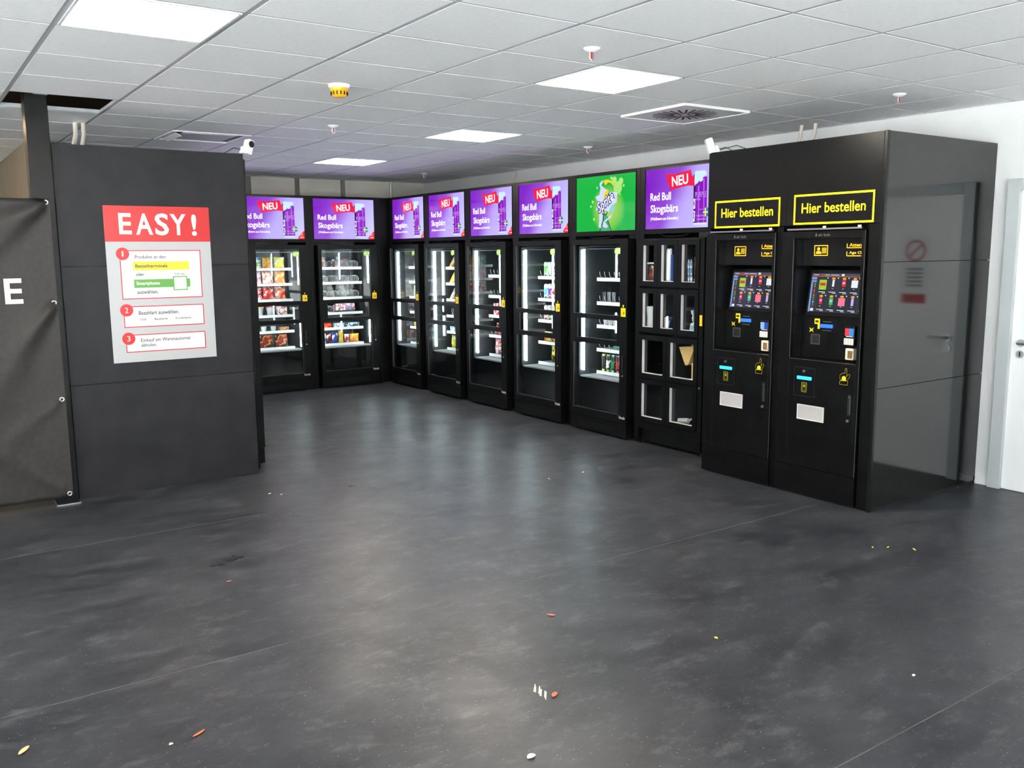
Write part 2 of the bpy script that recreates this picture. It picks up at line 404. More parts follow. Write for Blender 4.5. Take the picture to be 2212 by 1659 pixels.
struct('baseboard_right', MB().box(XW - 0.012, XW, 0.598, 0.70, 0, 0.05).box(XW - 0.012, XW, YF, -0.498, 0, 0.05), WHITE)
# notice on the door (seen mirrored in the glossy side panel)
nt = thing('door_notice', 'printed no-entry notice with red ring and red bar on the white door', 'sign', (XW - 0.012, 0.27, 1.25), -PI / 2)
obj('notice_sheet', B(0, 0.21, -0.0015, 0, 0, 0.50), WHITE, nt)
mb = MB().annulus(0.105, 0.39, 0.062, 0.08, -0.002, 32); c, s = math.cos(2.36), math.sin(2.36)
mb.flat([(0.105 + 0.065 * c - 0.008 * s, 0.39 + 0.065 * s + 0.008 * c), (0.105 + 0.065 * c + 0.008 * s, 0.39 + 0.065 * s - 0.008 * c),
         (0.105 - 0.065 * c + 0.008 * s, 0.39 - 0.065 * s - 0.008 * c), (0.105 - 0.065 * c - 0.008 * s, 0.39 - 0.065 * s + 0.008 * c)], -0.002)
obj('prohibition_ring', mb, PRINT_RED, nt)
obj('red_bar', MB().rect(0.01, 0.20, 0.005, 0.075, -0.002), PRINT_RED, nt)
for k in range(5): obj('text_line', MB().rect(0.04, 0.17, 0.25 - k * 0.03, 0.262 - k * 0.03, -0.002), PRINT_DARK, nt)

# ------------------------------------------------------------------ left housing with the poster, column and banner
LH = thing('machine_housing', 'dark grey panelled end wall carrying the instruction poster', 'partition', (0.263, 4.02, 0))
W = 1.242
for z0, z1 in ((0.012, 0.785), (0.793, 1.576), (1.584, 2.37)):
    obj('cladding_panel', B(0, W, 0, 0.018, z0, z1), PANEL_DARK, LH)
obj('plinth', B(0.0, W - 0.01, 0.012, 0.04, 0, 0.012), PANEL_EDGE, LH)
obj('back_board', B(0.002, W - 0.002, 0.0185, 0.06, 0.012, 2.368), DEEP, LH)
obj('top_board', B(0.2, W, 0.06, 2.96, 2.352, 2.37), PANEL_EDGE, LH)
obj('rear_board', B(0.2, 0.22, 0.06, 2.96, 0.0, 2.35), PANEL_EDGE, LH)
# scuffs
for x, z in ((0.06, 1.985), (0.075, 1.965)): obj('paint_chip', MB().disc(x, z, 0.007, -0.0006, 8, 0.6), DEEP, LH)

colm = thing('support_column', 'black square steel column rising through the missing ceiling tile', 'column', (0.186, 4.04, 0))
obj('shaft', B(-0.066, 0.066, -0.07, 0.06, 0.006, 2.98), BLACK, colm, bevel=0.004)
obj('base_plate', B(-0.072, 0.076, -0.085, 0.07, 0, 0.006), STEEL, colm)
obj('top_clip', B(-0.012, 0.07, -0.074, -0.05, 2.66, 2.675), STEEL, colm)

# poster
PO = thing('poster', 'red and white EASY! instruction poster on the dark panel wall', 'poster', (0.541, 4.0198, 0.92))
PW, PH = 0.697, 1.064
def pz(t): return PH - t
obj('sheet', B(0, PW, -0.002, 0, 0, PH), PAPER, PO)
obj('red_header', MB().rect(0, PW, pz(0.240), PH, -0.0025), PRINT_RED, PO)
for ch, x0, x1, t0, t1 in (('E', .093, .174, .049, .191), ('A', .201, .311, .049, .193), ('S', .326, .418, .047, .197), ('Y', .428, .535, .05, .195), ('!', .572, .607, .05, .199)):
    text(PO, ch, x0, x1, pz(t1), pz(t0), -0.003, PRINT_WHITE, 0.022)
for (x0, x1, t0, t1) in ((.083, .622, .298, .631), (.083, .624, .679, .825), (.086, .625, .874, .997)):
    obj('step_box', MB().rect(x0, x1, pz(t1), pz(t0), -0.0025), PRINT_WHITE, PO)
    obj('step_outline', MB().ring(x0, x1, pz(t1), pz(t0), 0.0062, -0.003), PRINT_RED, PO)
for n_, cx, ct in (('1', .104, .322), ('2', .105, .705), ('3', .106, .900)):
    obj('step_disc', MB().disc(cx, pz(ct), 0.0425, -0.0035, 32), PRINT_RED, PO)
    text(PO, n_, cx - (0.005 if n_ == '1' else 0.010), cx + (0.005 if n_ == '1' else 0.010), pz(ct + 0.018), pz(ct - 0.018), -0.004, PRINT_WHITE, 0.0)
obj('yellow_bar', MB().rect(.165, .538, pz(.434), pz(.376), -0.003), PRINT_YEL, PO)
obj('green_bar', MB().rect(.165, .540, pz(.554), pz(.497), -0.003), PRINT_GRN, PO)
obj('code_frame', MB().rect(.424, .521, pz(.577), pz(.479), -0.0034), PRINT_GRN, PO)
obj('code_field', MB().rect(.431, .514, pz(.570), pz(.486), -0.0038), PRINT_WHITE, PO)
for s, x0, x1, t0, t1, m, bo in (('Produkte an den', .181, .383, .332, .355, PRINT_DARK, 0), ('Bestellterminals', .180, .392, .393, .417, PRINT_DARK, .02), ('oder', .180, .235, .451, .473, PRINT_DARK, 0.01),
                                 ('Smartphone', .180, .334, .512, .541, PRINT_WHITE, .025), ('Scan mal', .437, .504, .455, .469, PRINT_DARK, 0), ('auswählen.', .182, .321, .570, .596, PRINT_DARK, 0.005),
                                 ('Bezahlart auswählen.', .182, .451, .713, .740, PRINT_DARK, 0.005), ('Einkauf am Warenautomat', .184, .519, .903, .928, PRINT_DARK, 0), ('abholen.', .184, .287, .938, .962, PRINT_DARK, 0)):
    text(PO, s, x0, x1, pz(t1), pz(t0), -0.0036, m, bo + 0.008)
for s, x0, x1 in (('CASH', .178, .236), ('Bankkarte', .276, .379), ('Kundenkarte', .418, .540)):
    obj('grey_tab', MB().rect(x0, x1, pz(.788), pz(.755), -0.003), PRINT_GREY, PO)
    text(PO, s, x0 + 0.008, x1 - 0.008, pz(.780), pz(.764), -0.0035, PRINT_DARK, 0.015)

# banner
BN = thing('banner', 'dark grey fabric banner with white letter E and ring eyelets', 'banner', (0.218, 3.955, 0.053))
BWID, BHEI = 1.70, 1.96
eyes = [(-0.024, 1.938), (-0.023, 1.298), (-0.023, 0.662), (-0.023, 0.023)]
def banner_y(x, z):
    y = 0.006 * math.sin(x * 5 + z * 1.3) * min(1, -x * 3)
    for (ex, ez), dirs in zip(eyes, (((-0.9, -0.42, 0.030), (-0.75, -0.66, 0.022)), ((-0.55, -0.83, 0.026), (-0.70, -0.72, 0.018)), ((-0.8, -0.6, 0.008),), ((-0.75, 0.66, 0.012),))):
        dx, dz = x - ex, z - ez; r = math.hypot(dx, dz) + 1e-6
        for ux, uz, amp in dirs:
            n = math.hypot(ux, uz); ux2, uz2 = ux / n, uz / n
            al = dx * ux2 + dz * uz2; ac = -dx * uz2 + dz * ux2
            if al > 0: y -= 1.7 * amp * math.exp(-(ac / (0.02 + 0.10 * al)) ** 2) * math.exp(-al / 0.55) * min(1, al / 0.05)
    return y
nx, nz = 64, 72; vs = []; fs = []
for k in range(nz + 1):
    for i in range(nx + 1):
        u = (i / nx) ** 1.6
        x, z = -BWID * u, BHEI * k / nz; vs.append((x, banner_y(x, z), z))
for k in range(nz):
    for i in range(nx):
        a = k * (nx + 1) + i; fs.append((a + 1, a, a + nx + 1, a + nx + 2))
cl = obj('cloth', MB().add(vs, fs, True), BANNER_M, BN)
so = cl.modifiers.new('thickness', 'SOLIDIFY'); so.thickness = 0.002; so.offset = 1
for ex, ez in eyes:
    obj('eyelet', MB().tube([(ex + 0.0125 * math.cos(a * PI / 8), banner_y(ex, ez) - 0.004, ez + 0.0125 * math.sin(a * PI / 8)) for a in range(17)], 0.005, 6), STEEL, BN)
vs_, fs_ = glyphs('E', 0.02)
eo = []
for u, v in vs_:
    x, z = -0.299 + u * 0.101, 1.299 + v * 0.160; eo.append((x, min(banner_y(xx, z) for xx in (-0.299, -0.25, -0.198)) - 0.008, z))
obj('letter', MB().add(eo, fs_), PRINT_WHITE, BN)

# ------------------------------------------------------------------ display pictures
GRAD = {}
def purple_gradient():
    if 'p' in GRAD: return GRAD['p']
    m = bpy.data.materials.new('purple_display_picture'); n, l = nodes_of(m); b = n['Principled BSDF']
    tc = n.new('ShaderNodeTexCoord'); sp = n.new('ShaderNodeSeparateXYZ'); l.new(tc.outputs['Object'], sp.inputs[0])
    a = n.new('ShaderNodeMath'); a.operation = 'MULTIPLY_ADD'; a.inputs[1].default_value = -0.55; l.new(sp.outputs['Z'], a.inputs[0]); l.new(sp.outputs['X'], a.inputs[2])
    r = n.new('ShaderNodeValToRGB'); cr = r.color_ramp; cr.interpolation = 'EASE'
    mr = n.new('ShaderNodeMapRange'); mr.inputs['From Min'].default_value = -0.30; mr.inputs['From Max'].default_value = 0.85; l.new(a.outputs[0], mr.inputs[0])
    for k, (p, c) in enumerate(((0.10, (124, 22, 192)), (0.36, (140, 66, 205)), (0.60, (184, 166, 245)), (0.95, (196, 200, 255)))):
        if k > 1: cr.elements.new(p)
        cr.elements[k].position = p; cr.elements[k].color = (*srgb(*c), 1)
    l.new(mr.outputs[0], r.inputs[0])
    b.inputs['Base Color'].default_value = (0.004, 0.004, 0.004, 1); b.inputs['Roughness'].default_value = 0.06
    l.new(r.outputs[0], b.inputs['Emission Color']); b.inputs['Emission Strength'].default_value = SCREEN
    GRAD['p'] = m; return m
def green_gradient():
    if 'g' in GRAD: return GRAD['g']
    m = bpy.data.materials.new('green_display_picture'); n, l = nodes_of(m); b = n['Principled BSDF']
    tc = n.new('ShaderNodeTexCoord'); mp = n.new('ShaderNodeMapping'); mp.inputs['Location'].default_value = (-0.44, 0, -0.19); mp.inputs['Scale'].default_value = (1, 0, 1)
    l.new(tc.outputs['Object'], mp.inputs[0])
    sc_ = n.new('ShaderNodeVectorMath'); sc_.operation = 'MULTIPLY'; sc_.inputs[1].default_value = (4.4, 0, 4.6); l.new(mp.outputs[0], sc_.inputs[0])
    g = n.new('ShaderNodeVectorMath'); g.operation = 'LENGTH'; l.new(sc_.outputs[0], g.inputs[0])
    r = n.new('ShaderNodeValToRGB'); cr = r.color_ramp
    for k, (p, c) in enumerate(((0.30, (175, 222, 110)), (0.75, (120, 210, 80)), (1.0, (20, 190, 70)))):
        if k > 1: cr.elements.new(p)
        cr.elements[k].position = p; cr.elements[k].color = (*srgb(*c), 1)
    l.new(g.outputs['Value'], r.inputs[0])
    b.inputs['Base Color'].default_value = (0.004, 0.004, 0.004, 1); b.inputs['Roughness'].default_value = 0.06
    l.new(r.outputs[0], b.inputs['Emission Color']); b.inputs['Emission Strength'].default_value = SCREEN * 0.85
    GRAD['g'] = m; return m
SW, SH = 0.806, 0.485
L_WHITE = lit('lit_white', (250, 250, 255)); L_RED = lit('lit_red', (235, 25, 70)); L_REDC = lit('lit_corner_red', (235, 30, 35)); L_PURP = lit('lit_can_purple', (130, 20, 180)); L_PURP2 = lit('lit_can_highlight', (178, 84, 222))
L_ICE = lit('lit_ice_blue', (200, 228, 248)); L_NAVY = lit('lit_navy', (48, 22, 90)); L_BLUE = lit('lit_blue', (50, 120, 205)); L_YEL = lit('lit_yellow', (250, 225, 50)); L_LILAC = lit('lit_lilac', (200, 150, 235))
def build_purple(p):
    X = lambda s: s * SW
    Z = lambda t: SH * (1 - t)
    def P(pts): return [(X(s), Z(t)) for s, t in pts][::-1]
    obj('picture', lambda: MB().rect(0, SW, 0, SH, 0), purple_gradient(), p, key='pp0')
    def can():
        x0, x1 = .676, .856
        return MB().flat(P([(x0, .20), (x1 - .004, .20), (x1, .93), (x0 + .008, .93)]), -0.0004)
    obj('can_body', can, L_PURP, p, key='pp1')
    obj('can_highlight', lambda: MB().flat(P([(.735, .34), (.752, .34), (.756, .93), (.742, .93)]), -0.0008).flat(P([(.80, .22), (.82, .22), (.826, .93), (.812, .93)]), -0.0008), L_PURP2, p, key='pp2')
    obj('can_shadow_stripe', lambda: MB().flat(P([(.672, .15), (.70, .15), (.712, .93), (.684, .93)]), -0.0008), L_NAVY, p, key='pp3')
    obj('can_top', lambda: MB().flat(P([(.688, .12), (.70, .095), (.83, .10), (.846, .14), (.842, .17), (.815, .19), (.785, .225), (.80, .215), (.795, .26), (.76, .275), (.745, .25), (.735, .285), (.70, .31), (.69, .335), (.686, .25)]), -0.0012), L_ICE, p, key='pp4')
    obj('can_base', lambda: MB().flat(P([(.682, .925), (.858, .925), (.852, .955), (.69, .955)]), -0.0012), L_ICE, p, key='pp4b')
    obj('ribbon', lambda: MB().flat(P([(.295, .085), (.39, .112), (.52, .088), (.52, .33), (.355, .365), (.335, .255), (.300, .245), (.312, .17)]), -0.0016)
        .flat(P([(.52, .088), (.635, .065), (.655, .165), (.68, .185), (.69, .33), (.60, .315), (.52, .33)]), -0.0016), L_RED, p, key='pp5')
    def words():
        mb = MB()
        for s, a, b_, t0, t1, bo, ro in (('NEU', .378, .602, .135, .300, .028, 0.075), ('Red Bull', .070, .368, .392, .525, .025, 0), ('Skogsbärs', .075, .472, .592, .768, .025, 0), ('(Waldbeere aus Schweden)', .077, .475, .800, .868, .03, 0)):
            text(None, s, X(a), X(b_), Z(t1), Z(t0), -0.0022, None, bo, ro, mb=mb)
        # upright wordmark along the can
        vs, fs = glyphs('Red Bull', 0.03); out = []
        for u, v in vs: out.append((X(.704) - v * X(.022), -0.0022, Z(.90) + u * SH * 0.36))
        mb.add(out, fs)
        return mb
    obj('lettering', words, L_WHITE, p, key='pp6')
    def can_words():
        mb = MB()
        text(None, 'PURPLE', X(.700), X(.848), Z(.52), Z(.43), -0.0020, None, 0.0, mb=mb)
        text(None, 'EDITION', X(.690), X(.770), Z(.565), Z(.535), -0.0020, None, 0.02, mb=mb)
        text(None, 'ENERGY DRINK', X(.725), X(.845), Z(.825), Z(.80), -0.0020, None, 0.02, mb=mb)
        return mb.rect(X(.728), X(.848), Z(.875), Z(.862), -0.0020).rect(X(.755), X(.82), Z(.715), Z(.708), -0.0020).flat(P([(.752, .325), (.757, .325), (.735, .40), (.731, .40)]), -0.002)
    obj('can_lettering', can_words, L_LILAC, p, key='pp7')
    R_ = 0.036
    obj('flag_disc', lambda: MB().disc(X(.855), Z(.76), R_, -0.0024, 24), L_BLUE, p, key='pp8')
    obj('flag_cross', lambda: MB().rect(X(.855) - R_, X(.855) + R_, Z(.76) - 0.006, Z(.76) + 0.006, -0.0028).rect(X(.84) - 0.006, X(.84) + 0.006, Z(.76) - R_ * .93, Z(.76) - 0.006, -0.0028).rect(X(.84) - 0.006, X(.84) + 0.006, Z(.76) + 0.006, Z(.76) + R_ * .93, -0.0028), L_YEL, p, key='pp9')
    obj('corner_flash', lambda: MB().flat(P([(.893, .968), (.987, .808), (1, .80), (1, 1), (.908, 1)]), -0.0004), L_REDC, p, key='pp10')
    obj('corner_emblem', lambda: MB().annulus(X(.958), Z(.895), 0.009, 0.0125, -0.0008, 20).rect(X(.928), X(.990), Z(.968), Z(.950), -0.0008), lit('lit_pink_white', (255, 205, 205)), p, key='pp11')
L_SPL = lit('lit_splash', (205, 212, 248)); L_LEMON = lit('lit_lemon', (235, 205, 45)); L_LIME = lit('lit_lime', (170, 222, 120)); L_BOT = lit('lit_bottle_green', (70, 170, 120)); L_BOTD = lit('lit_bottle_dark', (18, 70, 50)); L_INK = lit('lit_ink', (45, 40, 130)); L_AQ = lit('lit_aqua', (130, 205, 220))
def build_green(p):
    X = lambda s: s * SW
    Z = lambda t: SH * (1 - t)
    def P(pts): return [(X(s), Z(t)) for s, t in pts]
    obj('picture', MB().rect(0, SW, 0, SH, 0), green_gradient(), p)
    for s, t, r in ((.755, .13, .030), (.705, .24, .055), (.65, .10, .03), (.60, .06, .015), (.285, .46, .014), (.255, .54, .012), (.31, .78, .014), (.745, .36, .008), (.80, .21, .012)): obj('lime_slice', MB().disc(X(s), Z(t), r, -0.0004, 20), L_LIME, p)
    obj('bottle', MB().flat(P([(.42, 1), (.47, .82), (.485, .70), (.53, .70), (.545, .82), (.60, 1)]), -0.0006), L_BOT, p)
    obj('bottle_edge', MB().flat(P([(.405, 1), (.42, 1), (.475, .82), (.485, .66), (.47, .66), (.46, .82)]), -0.0008).flat(P([(.60, 1), (.61, 1), (.555, .82), (.545, .74), (.535, .74), (.545, .84)]), -0.0008).annulus(X(.505), Z(.66), .018, .028, -0.0008, 20), L_BOTD, p)
    m = MB()
    m.flat(P([(.345, .63), (.375, .45), (.60, .55), (.56, .66), (.44, .60)]), -0.0012)
    m.flat(P([(.375, .45), (.33, .37), (.40, .34), (.42, .23), (.40, .14), (.45, .08), (.46, .12), (.43, .17), (.50, .24), (.55, .27), (.63, .36), (.62, .52), (.60, .55)]), -0.0012)
    m.flat(P([(.62, .30), (.70, .33), (.69, .50), (.60, .55)]), -0.0012)
    m.flat(P([(.40, .62), (.44, .60), (.47, .64), (.45, .80), (.43, .95), (.39, .92), (.40, .80)]), -0.0012)
    m.flat(P([(.47, .83), (.55, .76), (.61, .70), (.60, .76), (.50, .84), (.555, .92), (.52, .95), (.46, .92)]), -0.0012)
    obj('splash', m, L_SPL, p)
    obj('aqua_splash', MB().flat(P([(.60, .68), (.585, .60), (.64, .52), (.66, .58), (.62, .70)]), -0.0014).flat(P([(.345, .20), (.375, .18), (.375, .23), (.36, .24)]), -0.0014), L_AQ, p)
    obj('lemon_peel', MB().flat(P([(.46, .09), (.54, .075), (.62, .12), (.655, .19), (.63, .20), (.60, .15), (.55, .13), (.50, .18), (.48, .13)]), -0.0016).disc(X(.517), Z(.34), 0.045, -0.0016, 24, 0.55, -0.7), L_LEMON, p)
    obj('lemon_rind', MB().disc(X(.525), Z(.355), 0.052, -0.0014, 24, 0.6, -0.7), L_BOT, p)
    text(p, 'Sprite', X(.352), X(.668), Z(.64), Z(.36), -0.0020, L_INK, 0.085, 0.50, 0.2)
    text(p, 'Sprite', X(.364), X(.656), Z(.625), Z(.375), -0.0026, L_WHITE, 0.01, 0.50, 0.2)
def screen(kind, loc, rot, label, group):
    t = thing('display_screen', label, 'screen', loc, rot, group)
    def bez():
        x0, x1, z0, z1, w = 0.053, 0.872, 1.829, 2.326, 0.006
        return MB().box(x0, x1, -0.004, 0.045, z0, z0 + w).box(x0, x1, -0.004, 0.045, z1 - w, z1).box(x0, x0 + w, -0.004, 0.045, z0 + w, z1 - w).box(x1 - w, x1, -0.004, 0.045, z0 + w, z1 - w).box(x0 + w, x1 - w, 0.02, 0.045, z0 + w, z1 - w)
    obj('bezel', bez, BLACK_SATIN, t, key='bezel')
    p = obj('display_panel', lambda: MB().box(0, SW, 0.0006, 0.012, 0, SH), BLACK_SATIN, t, (0.0595, 0.006, 1.835), key='dpanel')
    (build_purple if kind == 'p' else build_green)(p)
    return t

# ------------------------------------------------------------------ frames around the machines
PITCH = 0.925
def frame_unit(loc, rot, label, group):
    t = thing('machine_surround', label, 'surround', loc, rot, group)
    for x0 in (0.0, PITCH - 0.052):
        obj('post', lambda: MB().box(0.001, 0.051, 0, 0.05, 0, 2.35), BLACK, t, (x0, 0, 0), bevel=0.0015, key='post')
    for x0 in (0.001, PITCH - 0.013):
        obj('side_board', lambda: MB().box(0, 0.012, 0.05, 0.70, 0, 2.33), DEEP, t, (x0, 0, 0), key='sideboard')
    obj('top_rail', lambda: MB().box(0.051, PITCH - 0.052, 0, 0.05, 2.327, 2.35), BLACK, t, key='toprail')
    obj('screen_rail', lambda: MB().box(0.051, PITCH - 0.052, 0, 0.05, 1.797, 1.828), BLACK, t, key='scrrail')
    obj('cable', lambda: MB().tube([(0.2, 0.03, 1.80), (0.26, 0.035, 1.776), (0.36, 0.035, 1.772), (0.5, 0.03, 1.778), (0.55, 0.03, 1.80)], 0.004, 6), DEEP, t, key='fcable')
    return t

# ------------------------------------------------------------------ glass-front vending machine
MW = 0.785
SHELF6 = (1.49, 1.305, 1.115, 0.925, 0.733, 0.532)
SHELF5 = (1.412, 1.19, 0.974, 0.753, 0.540)
def coil_mesh():
    pts = []
    for k in range(14 * 4 + 1):
        a = 2 * PI * k / 14; pts.append((0.04 * math.sin(a), 0.245 + 0.20 * k / 56, 0.043 - 0.04 * math.cos(a)))
    return MB().tube(pts, 0.0026, 5)
def lane_mesh():
    return MB().tube([(0, 0.32, 0.004), (0, 0.29, 0.004), (0, 0.262, 0.010), (0, 0.248, 0.028), (0, 0.243, 0.060)], 0.0028, 5)
def vending_machine(loc, rot, label, group, shelves, coils, lanes, number):
    t = thing('vending_machine', label, 'vending machine', loc, rot, group)
    obj('cabinet', lambda: MB().box(0, 0.046, 0.055, 0.84, 0.03, 1.76).box(MW - 0.046, MW, 0.055, 0.84, 0.03, 1.76).box(0.046, MW - 0.046, 0.055, 0.84, 1.71, 1.76)
        .box(0.046, MW - 0.046, 0.76, 0.84, 0.03, 1.71).box(0.046, MW - 0.046, 0.10, 0.76, 0.03, 0.49), BLACK, t, key='vm_cab')
    obj('liner', lambda: MB().box(0.046, 0.056, 0.06, 0.75, 0.50, 1.70).box(MW - 0.056, MW - 0.046, 0.06, 0.75, 0.50, 1.70).box(0.056, MW - 0.056, 0.74, 0.75, 0.50, 1.70).box(0.056, MW - 0.056, 0.06, 0.75, 1.70, 1.708), LINER, t, key='vm_lin')
    obj('bin_floor', lambda: MB().box(0.056, MW - 0.056, 0.075, 0.74, 0.491, 0.505), mat('bin_floor_lit_grey', (0.28, 0.29, 0.30), 0.4), t, key='vm_bin')  # paler than the liner: tube light on the floor put into its colour
    obj('foot_block', lambda: MB().box(0.03, MW - 0.03, 0.09, 0.80, 0, 0.03), DEEP, t, key='vm_foot')
    def door():
        m = MB()
        m.box(0, 0.045, 0, 0.05, 0.147, 1.763).box(0.690, MW, 0, 0.05, 0.147, 1.763).box(0.045, 0.690, 0, 0.05, 1.717, 1.763)
        m.box(0.045, 0.690, 0, 0.05, 1.052, 1.094).box(0.045, 0.690, 0, 0.05, 0.828, 0.874).box(0.045, 0.690, 0, 0.05, 0.147, 0.217)
        m.box(0.045, 0.098, 0, 0.05, 0.874, 1.052).box(0.656, 0.690, 0, 0.05, 0.874, 1.052)
        return m
    d = obj('door', door, BLACK, t, key='vm_door')
    for kk, (x0, x1, z0, z1) in enumerate(((0.045, 0.690, 1.094, 1.717), (0.098, 0.656, 0.874, 1.052), (0.045, 0.690, 0.217, 0.828))):
        obj('glass_pane', lambda: MB().box(x0, x1, 0.010, 0.015, z0, z1), GLASS, d, key='vm_pane%d' % kk)
        obj('pane_trim', lambda: MB().box(x0, x1, 0.002, 0.009, z0, z0 + 0.004).box(x0, x0 + 0.003, 0.002, 0.009, z0 + 0.004, z1).box(x1 - 0.003, x1, 0.002, 0.009, z0 + 0.004, z1), mat('trim_grey', (0.10, 0.10, 0.105), 0.25, 0.6), d, key='vm_trim%d' % kk)
    obj('head_bar', lambda: MB().box(0.056, 0.70, 0.06, 0.068, 1.675, 1.681), STEEL, t, key='vm_head')
    obj('handle_recess', lambda: MB().box(0.722, 0.742, -0.0012, 0.0, 0.60, 0.745), DEEP, d, key='vm_hr')
    obj('handle_lip', lambda: MB().box(0.741, 0.745, -0.004, 0.0, 0.605, 0.74), BLACK_SATIN, d, key='vm_hl')
    obj('lock', lambda: MB().tube([(0.733, -0.008, 0.570), (0.733, 0.0, 0.570)], 0.0085, 12), STEEL, d, key='vm_lock')
    st = obj('yellow_sticker', lambda: MB().box(0.706, 0.765, -0.0012, 0, 1.092, 1.166), YELLOW, d, key='vm_stick')
    obj('sticker_print', lambda: MB().ring(0.718, 0.753, 1.106, 1.146, 0.003, -0.0016).rect(0.724, 0.734, 1.118, 1.122, -0.0016).rect(0.737, 0.748, 1.114, 1.134, -0.0016), PRINT_DARK, st, key='vm_stpr')
    text(d, number, 0.729, 0.743, 1.172, 1.194, -0.0008, YELLOW, 0.04, name='number')
    gl = obj('green_label', lambda: MB().disc(0.635, 1.655, 0.030, 0.0085, 24).rect(0.635, 0.688, 1.632, 1.685, 0.0086), GREEN_LABEL, d, key='vm_green')
    obj('label_print', lambda: MB().annulus(0.635, 1.655, 0.010, 0.014, 0.0080, 20).rect(0.662, 0.682, 1.650, 1.672, 0.0080), mat('label_print_pale', srgb(225, 240, 200), 0.5), gl, key='vm_gpr')
    kp = obj('kick_panel', lambda: MB().box(0.004, MW - 0.004, 0.004, 0.09, 0.02, 0.143), BLACK, t, bevel=0.002, key='vm_kick')
    def vents():
        m = MB()
        for r in range(3):
            for c in range(24): m.rect(0.12 + c * 0.022, 0.132 + c * 0.022, 0.05 + r * 0.02, 0.056 + r * 0.02, 0.0035)
        return m
    obj('vent_holes', vents, DEEP, kp, key='vm_vents')['kind'] = 'stuff'
    text(d, 'Vendo', 0.690, 0.770, 0.185, 0.212, -0.0006, mat('pale_logo_print', (0.45, 0.45, 0.46), 0.4), 0.02, 0, 0.3)
    obj('light_tube', lambda: MB().tube([(0.068, 0.105, 0.55), (0.068, 0.105, 1.675)], 0.011, 8), TUBE_M, t, key='vm_tubeL')
    for kk, (z0, z1) in enumerate(((1.29, 1.675), (0.535, 0.82))):
        obj('light_tube', lambda: MB().tube([(0.705, 0.098, z0), (0.705, 0.098, z1)], 0.011, 8), TUBE_M, t, key='vm_tubeR%d' % kk)
    obj('hinge_bolts', lambda: [m for m in [MB()] if [m.tube([(0.03, 0.051, z), (0.03, 0.058, z)], 0.006, 8) for z in (0.26, 0.3, 0.42, 0.6)]][0], STEEL, t, key='vm_bolts')
    for k, z in enumerate(shelves):
        s = obj('shelf', lambda: MB().box(0.115, 0.672, 0.24, 0.70, -0.012, 0), mat('shelf_grey', (0.35, 0.36, 0.37), 0.4), t, (0, 0, z - 0.004), key='vm_shelf')
        obj('price_rail', lambda: MB().box(0.113, 0.674, 0.226, 0.239, -0.026, 0.006), RAIL, s, bevel=0.002, key='vm_rail')
        for x in coils.get(k, ()): obj('coil', coil_mesh, WIRE, s, (x, 0, 0), key='coil')
        for x in lanes.get(k, ()): obj('lane_wire', lane_mesh, WIRE, s, (x, 0, 0), key='lane')
    for x in (0.085, 0.70):
        obj('shelf_upright', lambda: MB().box(-0.012, 0.012, 0.62, 0.65, 0.51, 1.69), mat('upright_dark', (0.03, 0.03, 0.032), 0.4, 0.4), t, (x, 0, 0), key='vm_up')
    return t

R_ROT = -PI / 2
MACH = {}
C4 = (0.18, 0.32, 0.46, 0.60)
L6 = tuple(0.131 + 0.068 * k for k in range(8))
MACHINES = [
    # key, origin, rot, phrase, label, shelves, coils, lanes, number
    ('b1', (2.687, 7.79, 0), 0, 'left back-row machine', 'black glass-front vending machine in back row, nearest the poster wall', SHELF6, {}, {}, '7'),
    ('b2', (3.612, 7.79, 0), 0, 'right back-row machine', 'black glass-front vending machine in back row, beside the corner post', SHELF6, {0: C4, 1: C4, 2: C4, 3: (0.16, 0.25)}, {}, '6'),
    ('M1', (4.535, 7.745, 0), R_ROT, 'corner machine of the right row', 'black vending machine of the right row, closest to the back corner', SHELF6, {0: C4, 1: C4, 3: C4}, {}, '5'),
    ('M2', (4.535, 6.82, 0), R_ROT, 'second right-row machine', 'black vending machine of the right row, second from the back corner', SHELF6, {3: C4}, {}, '4'),
    ('M3', (4.535, 5.895, 0), R_ROT, 'third right-row machine', 'black vending machine of the right row, third from the back corner', SHELF5, {}, {0: L6, 1: L6, 3: L6}, '3'),
    ('M4', (4.535, 4.97, 0), R_ROT, 'fourth right-row machine', 'black vending machine full of cans, left of the one under the green screen', SHELF5, {}, {0: L6, 1: L6, 2: L6}, '2'),
    ('M5', (4.535, 4.04, 0), R_ROT, 'machine under the green screen', 'black glass-front vending machine standing under the green screen', SHELF5, {}, {0: L6, 1: L6, 2: L6, 3: L6}, '1'),
    ('b0', (1.762, 7.79, 0), 0, 'hidden back-row machine', 'black vending machine of the back row hidden behind the poster wall', SHELF6, {0: C4, 1: C4, 2: C4, 4: C4}, {}, '8'),
    ('L1', (1.648, 4.265, 0), PI / 2, 'first left-row machine', 'black vending machine of the left row, just behind the poster wall', SHELF6, {0: C4, 2: C4}, {}, '11'),
    ('L2', (1.648, 5.19, 0), PI / 2, 'second left-row machine', 'black vending machine in the middle of the left row', SHELF6, {0: C4, 2: C4}, {}, '10'),
    ('L3', (1.648, 6.115, 0), PI / 2, 'third left-row machine', 'black vending machine of the left row, farthest from the poster wall', SHELF6, {0: C4, 2: C4}, {}, '9')]
for key, org, rot, phrase, label, sh, co, la, num in MACHINES:
    MACH[key] = (vending_machine(org, rot, label, 'glass-front vending machines', sh, co, la, num), org, rot, sh, phrase)
FR = 'surrounds of the machines'; SG = 'advertising screens above the machines'
def at_unit(row, k):
    if row == 'R': return (4.61, 3.185 + PITCH * k, 0), R_ROT
    if row == 'B': return (3.545 - PITCH * k, 7.87, 0), 0.0
    return (1.573, 4.19 + PITCH * k, 0), PI / 2
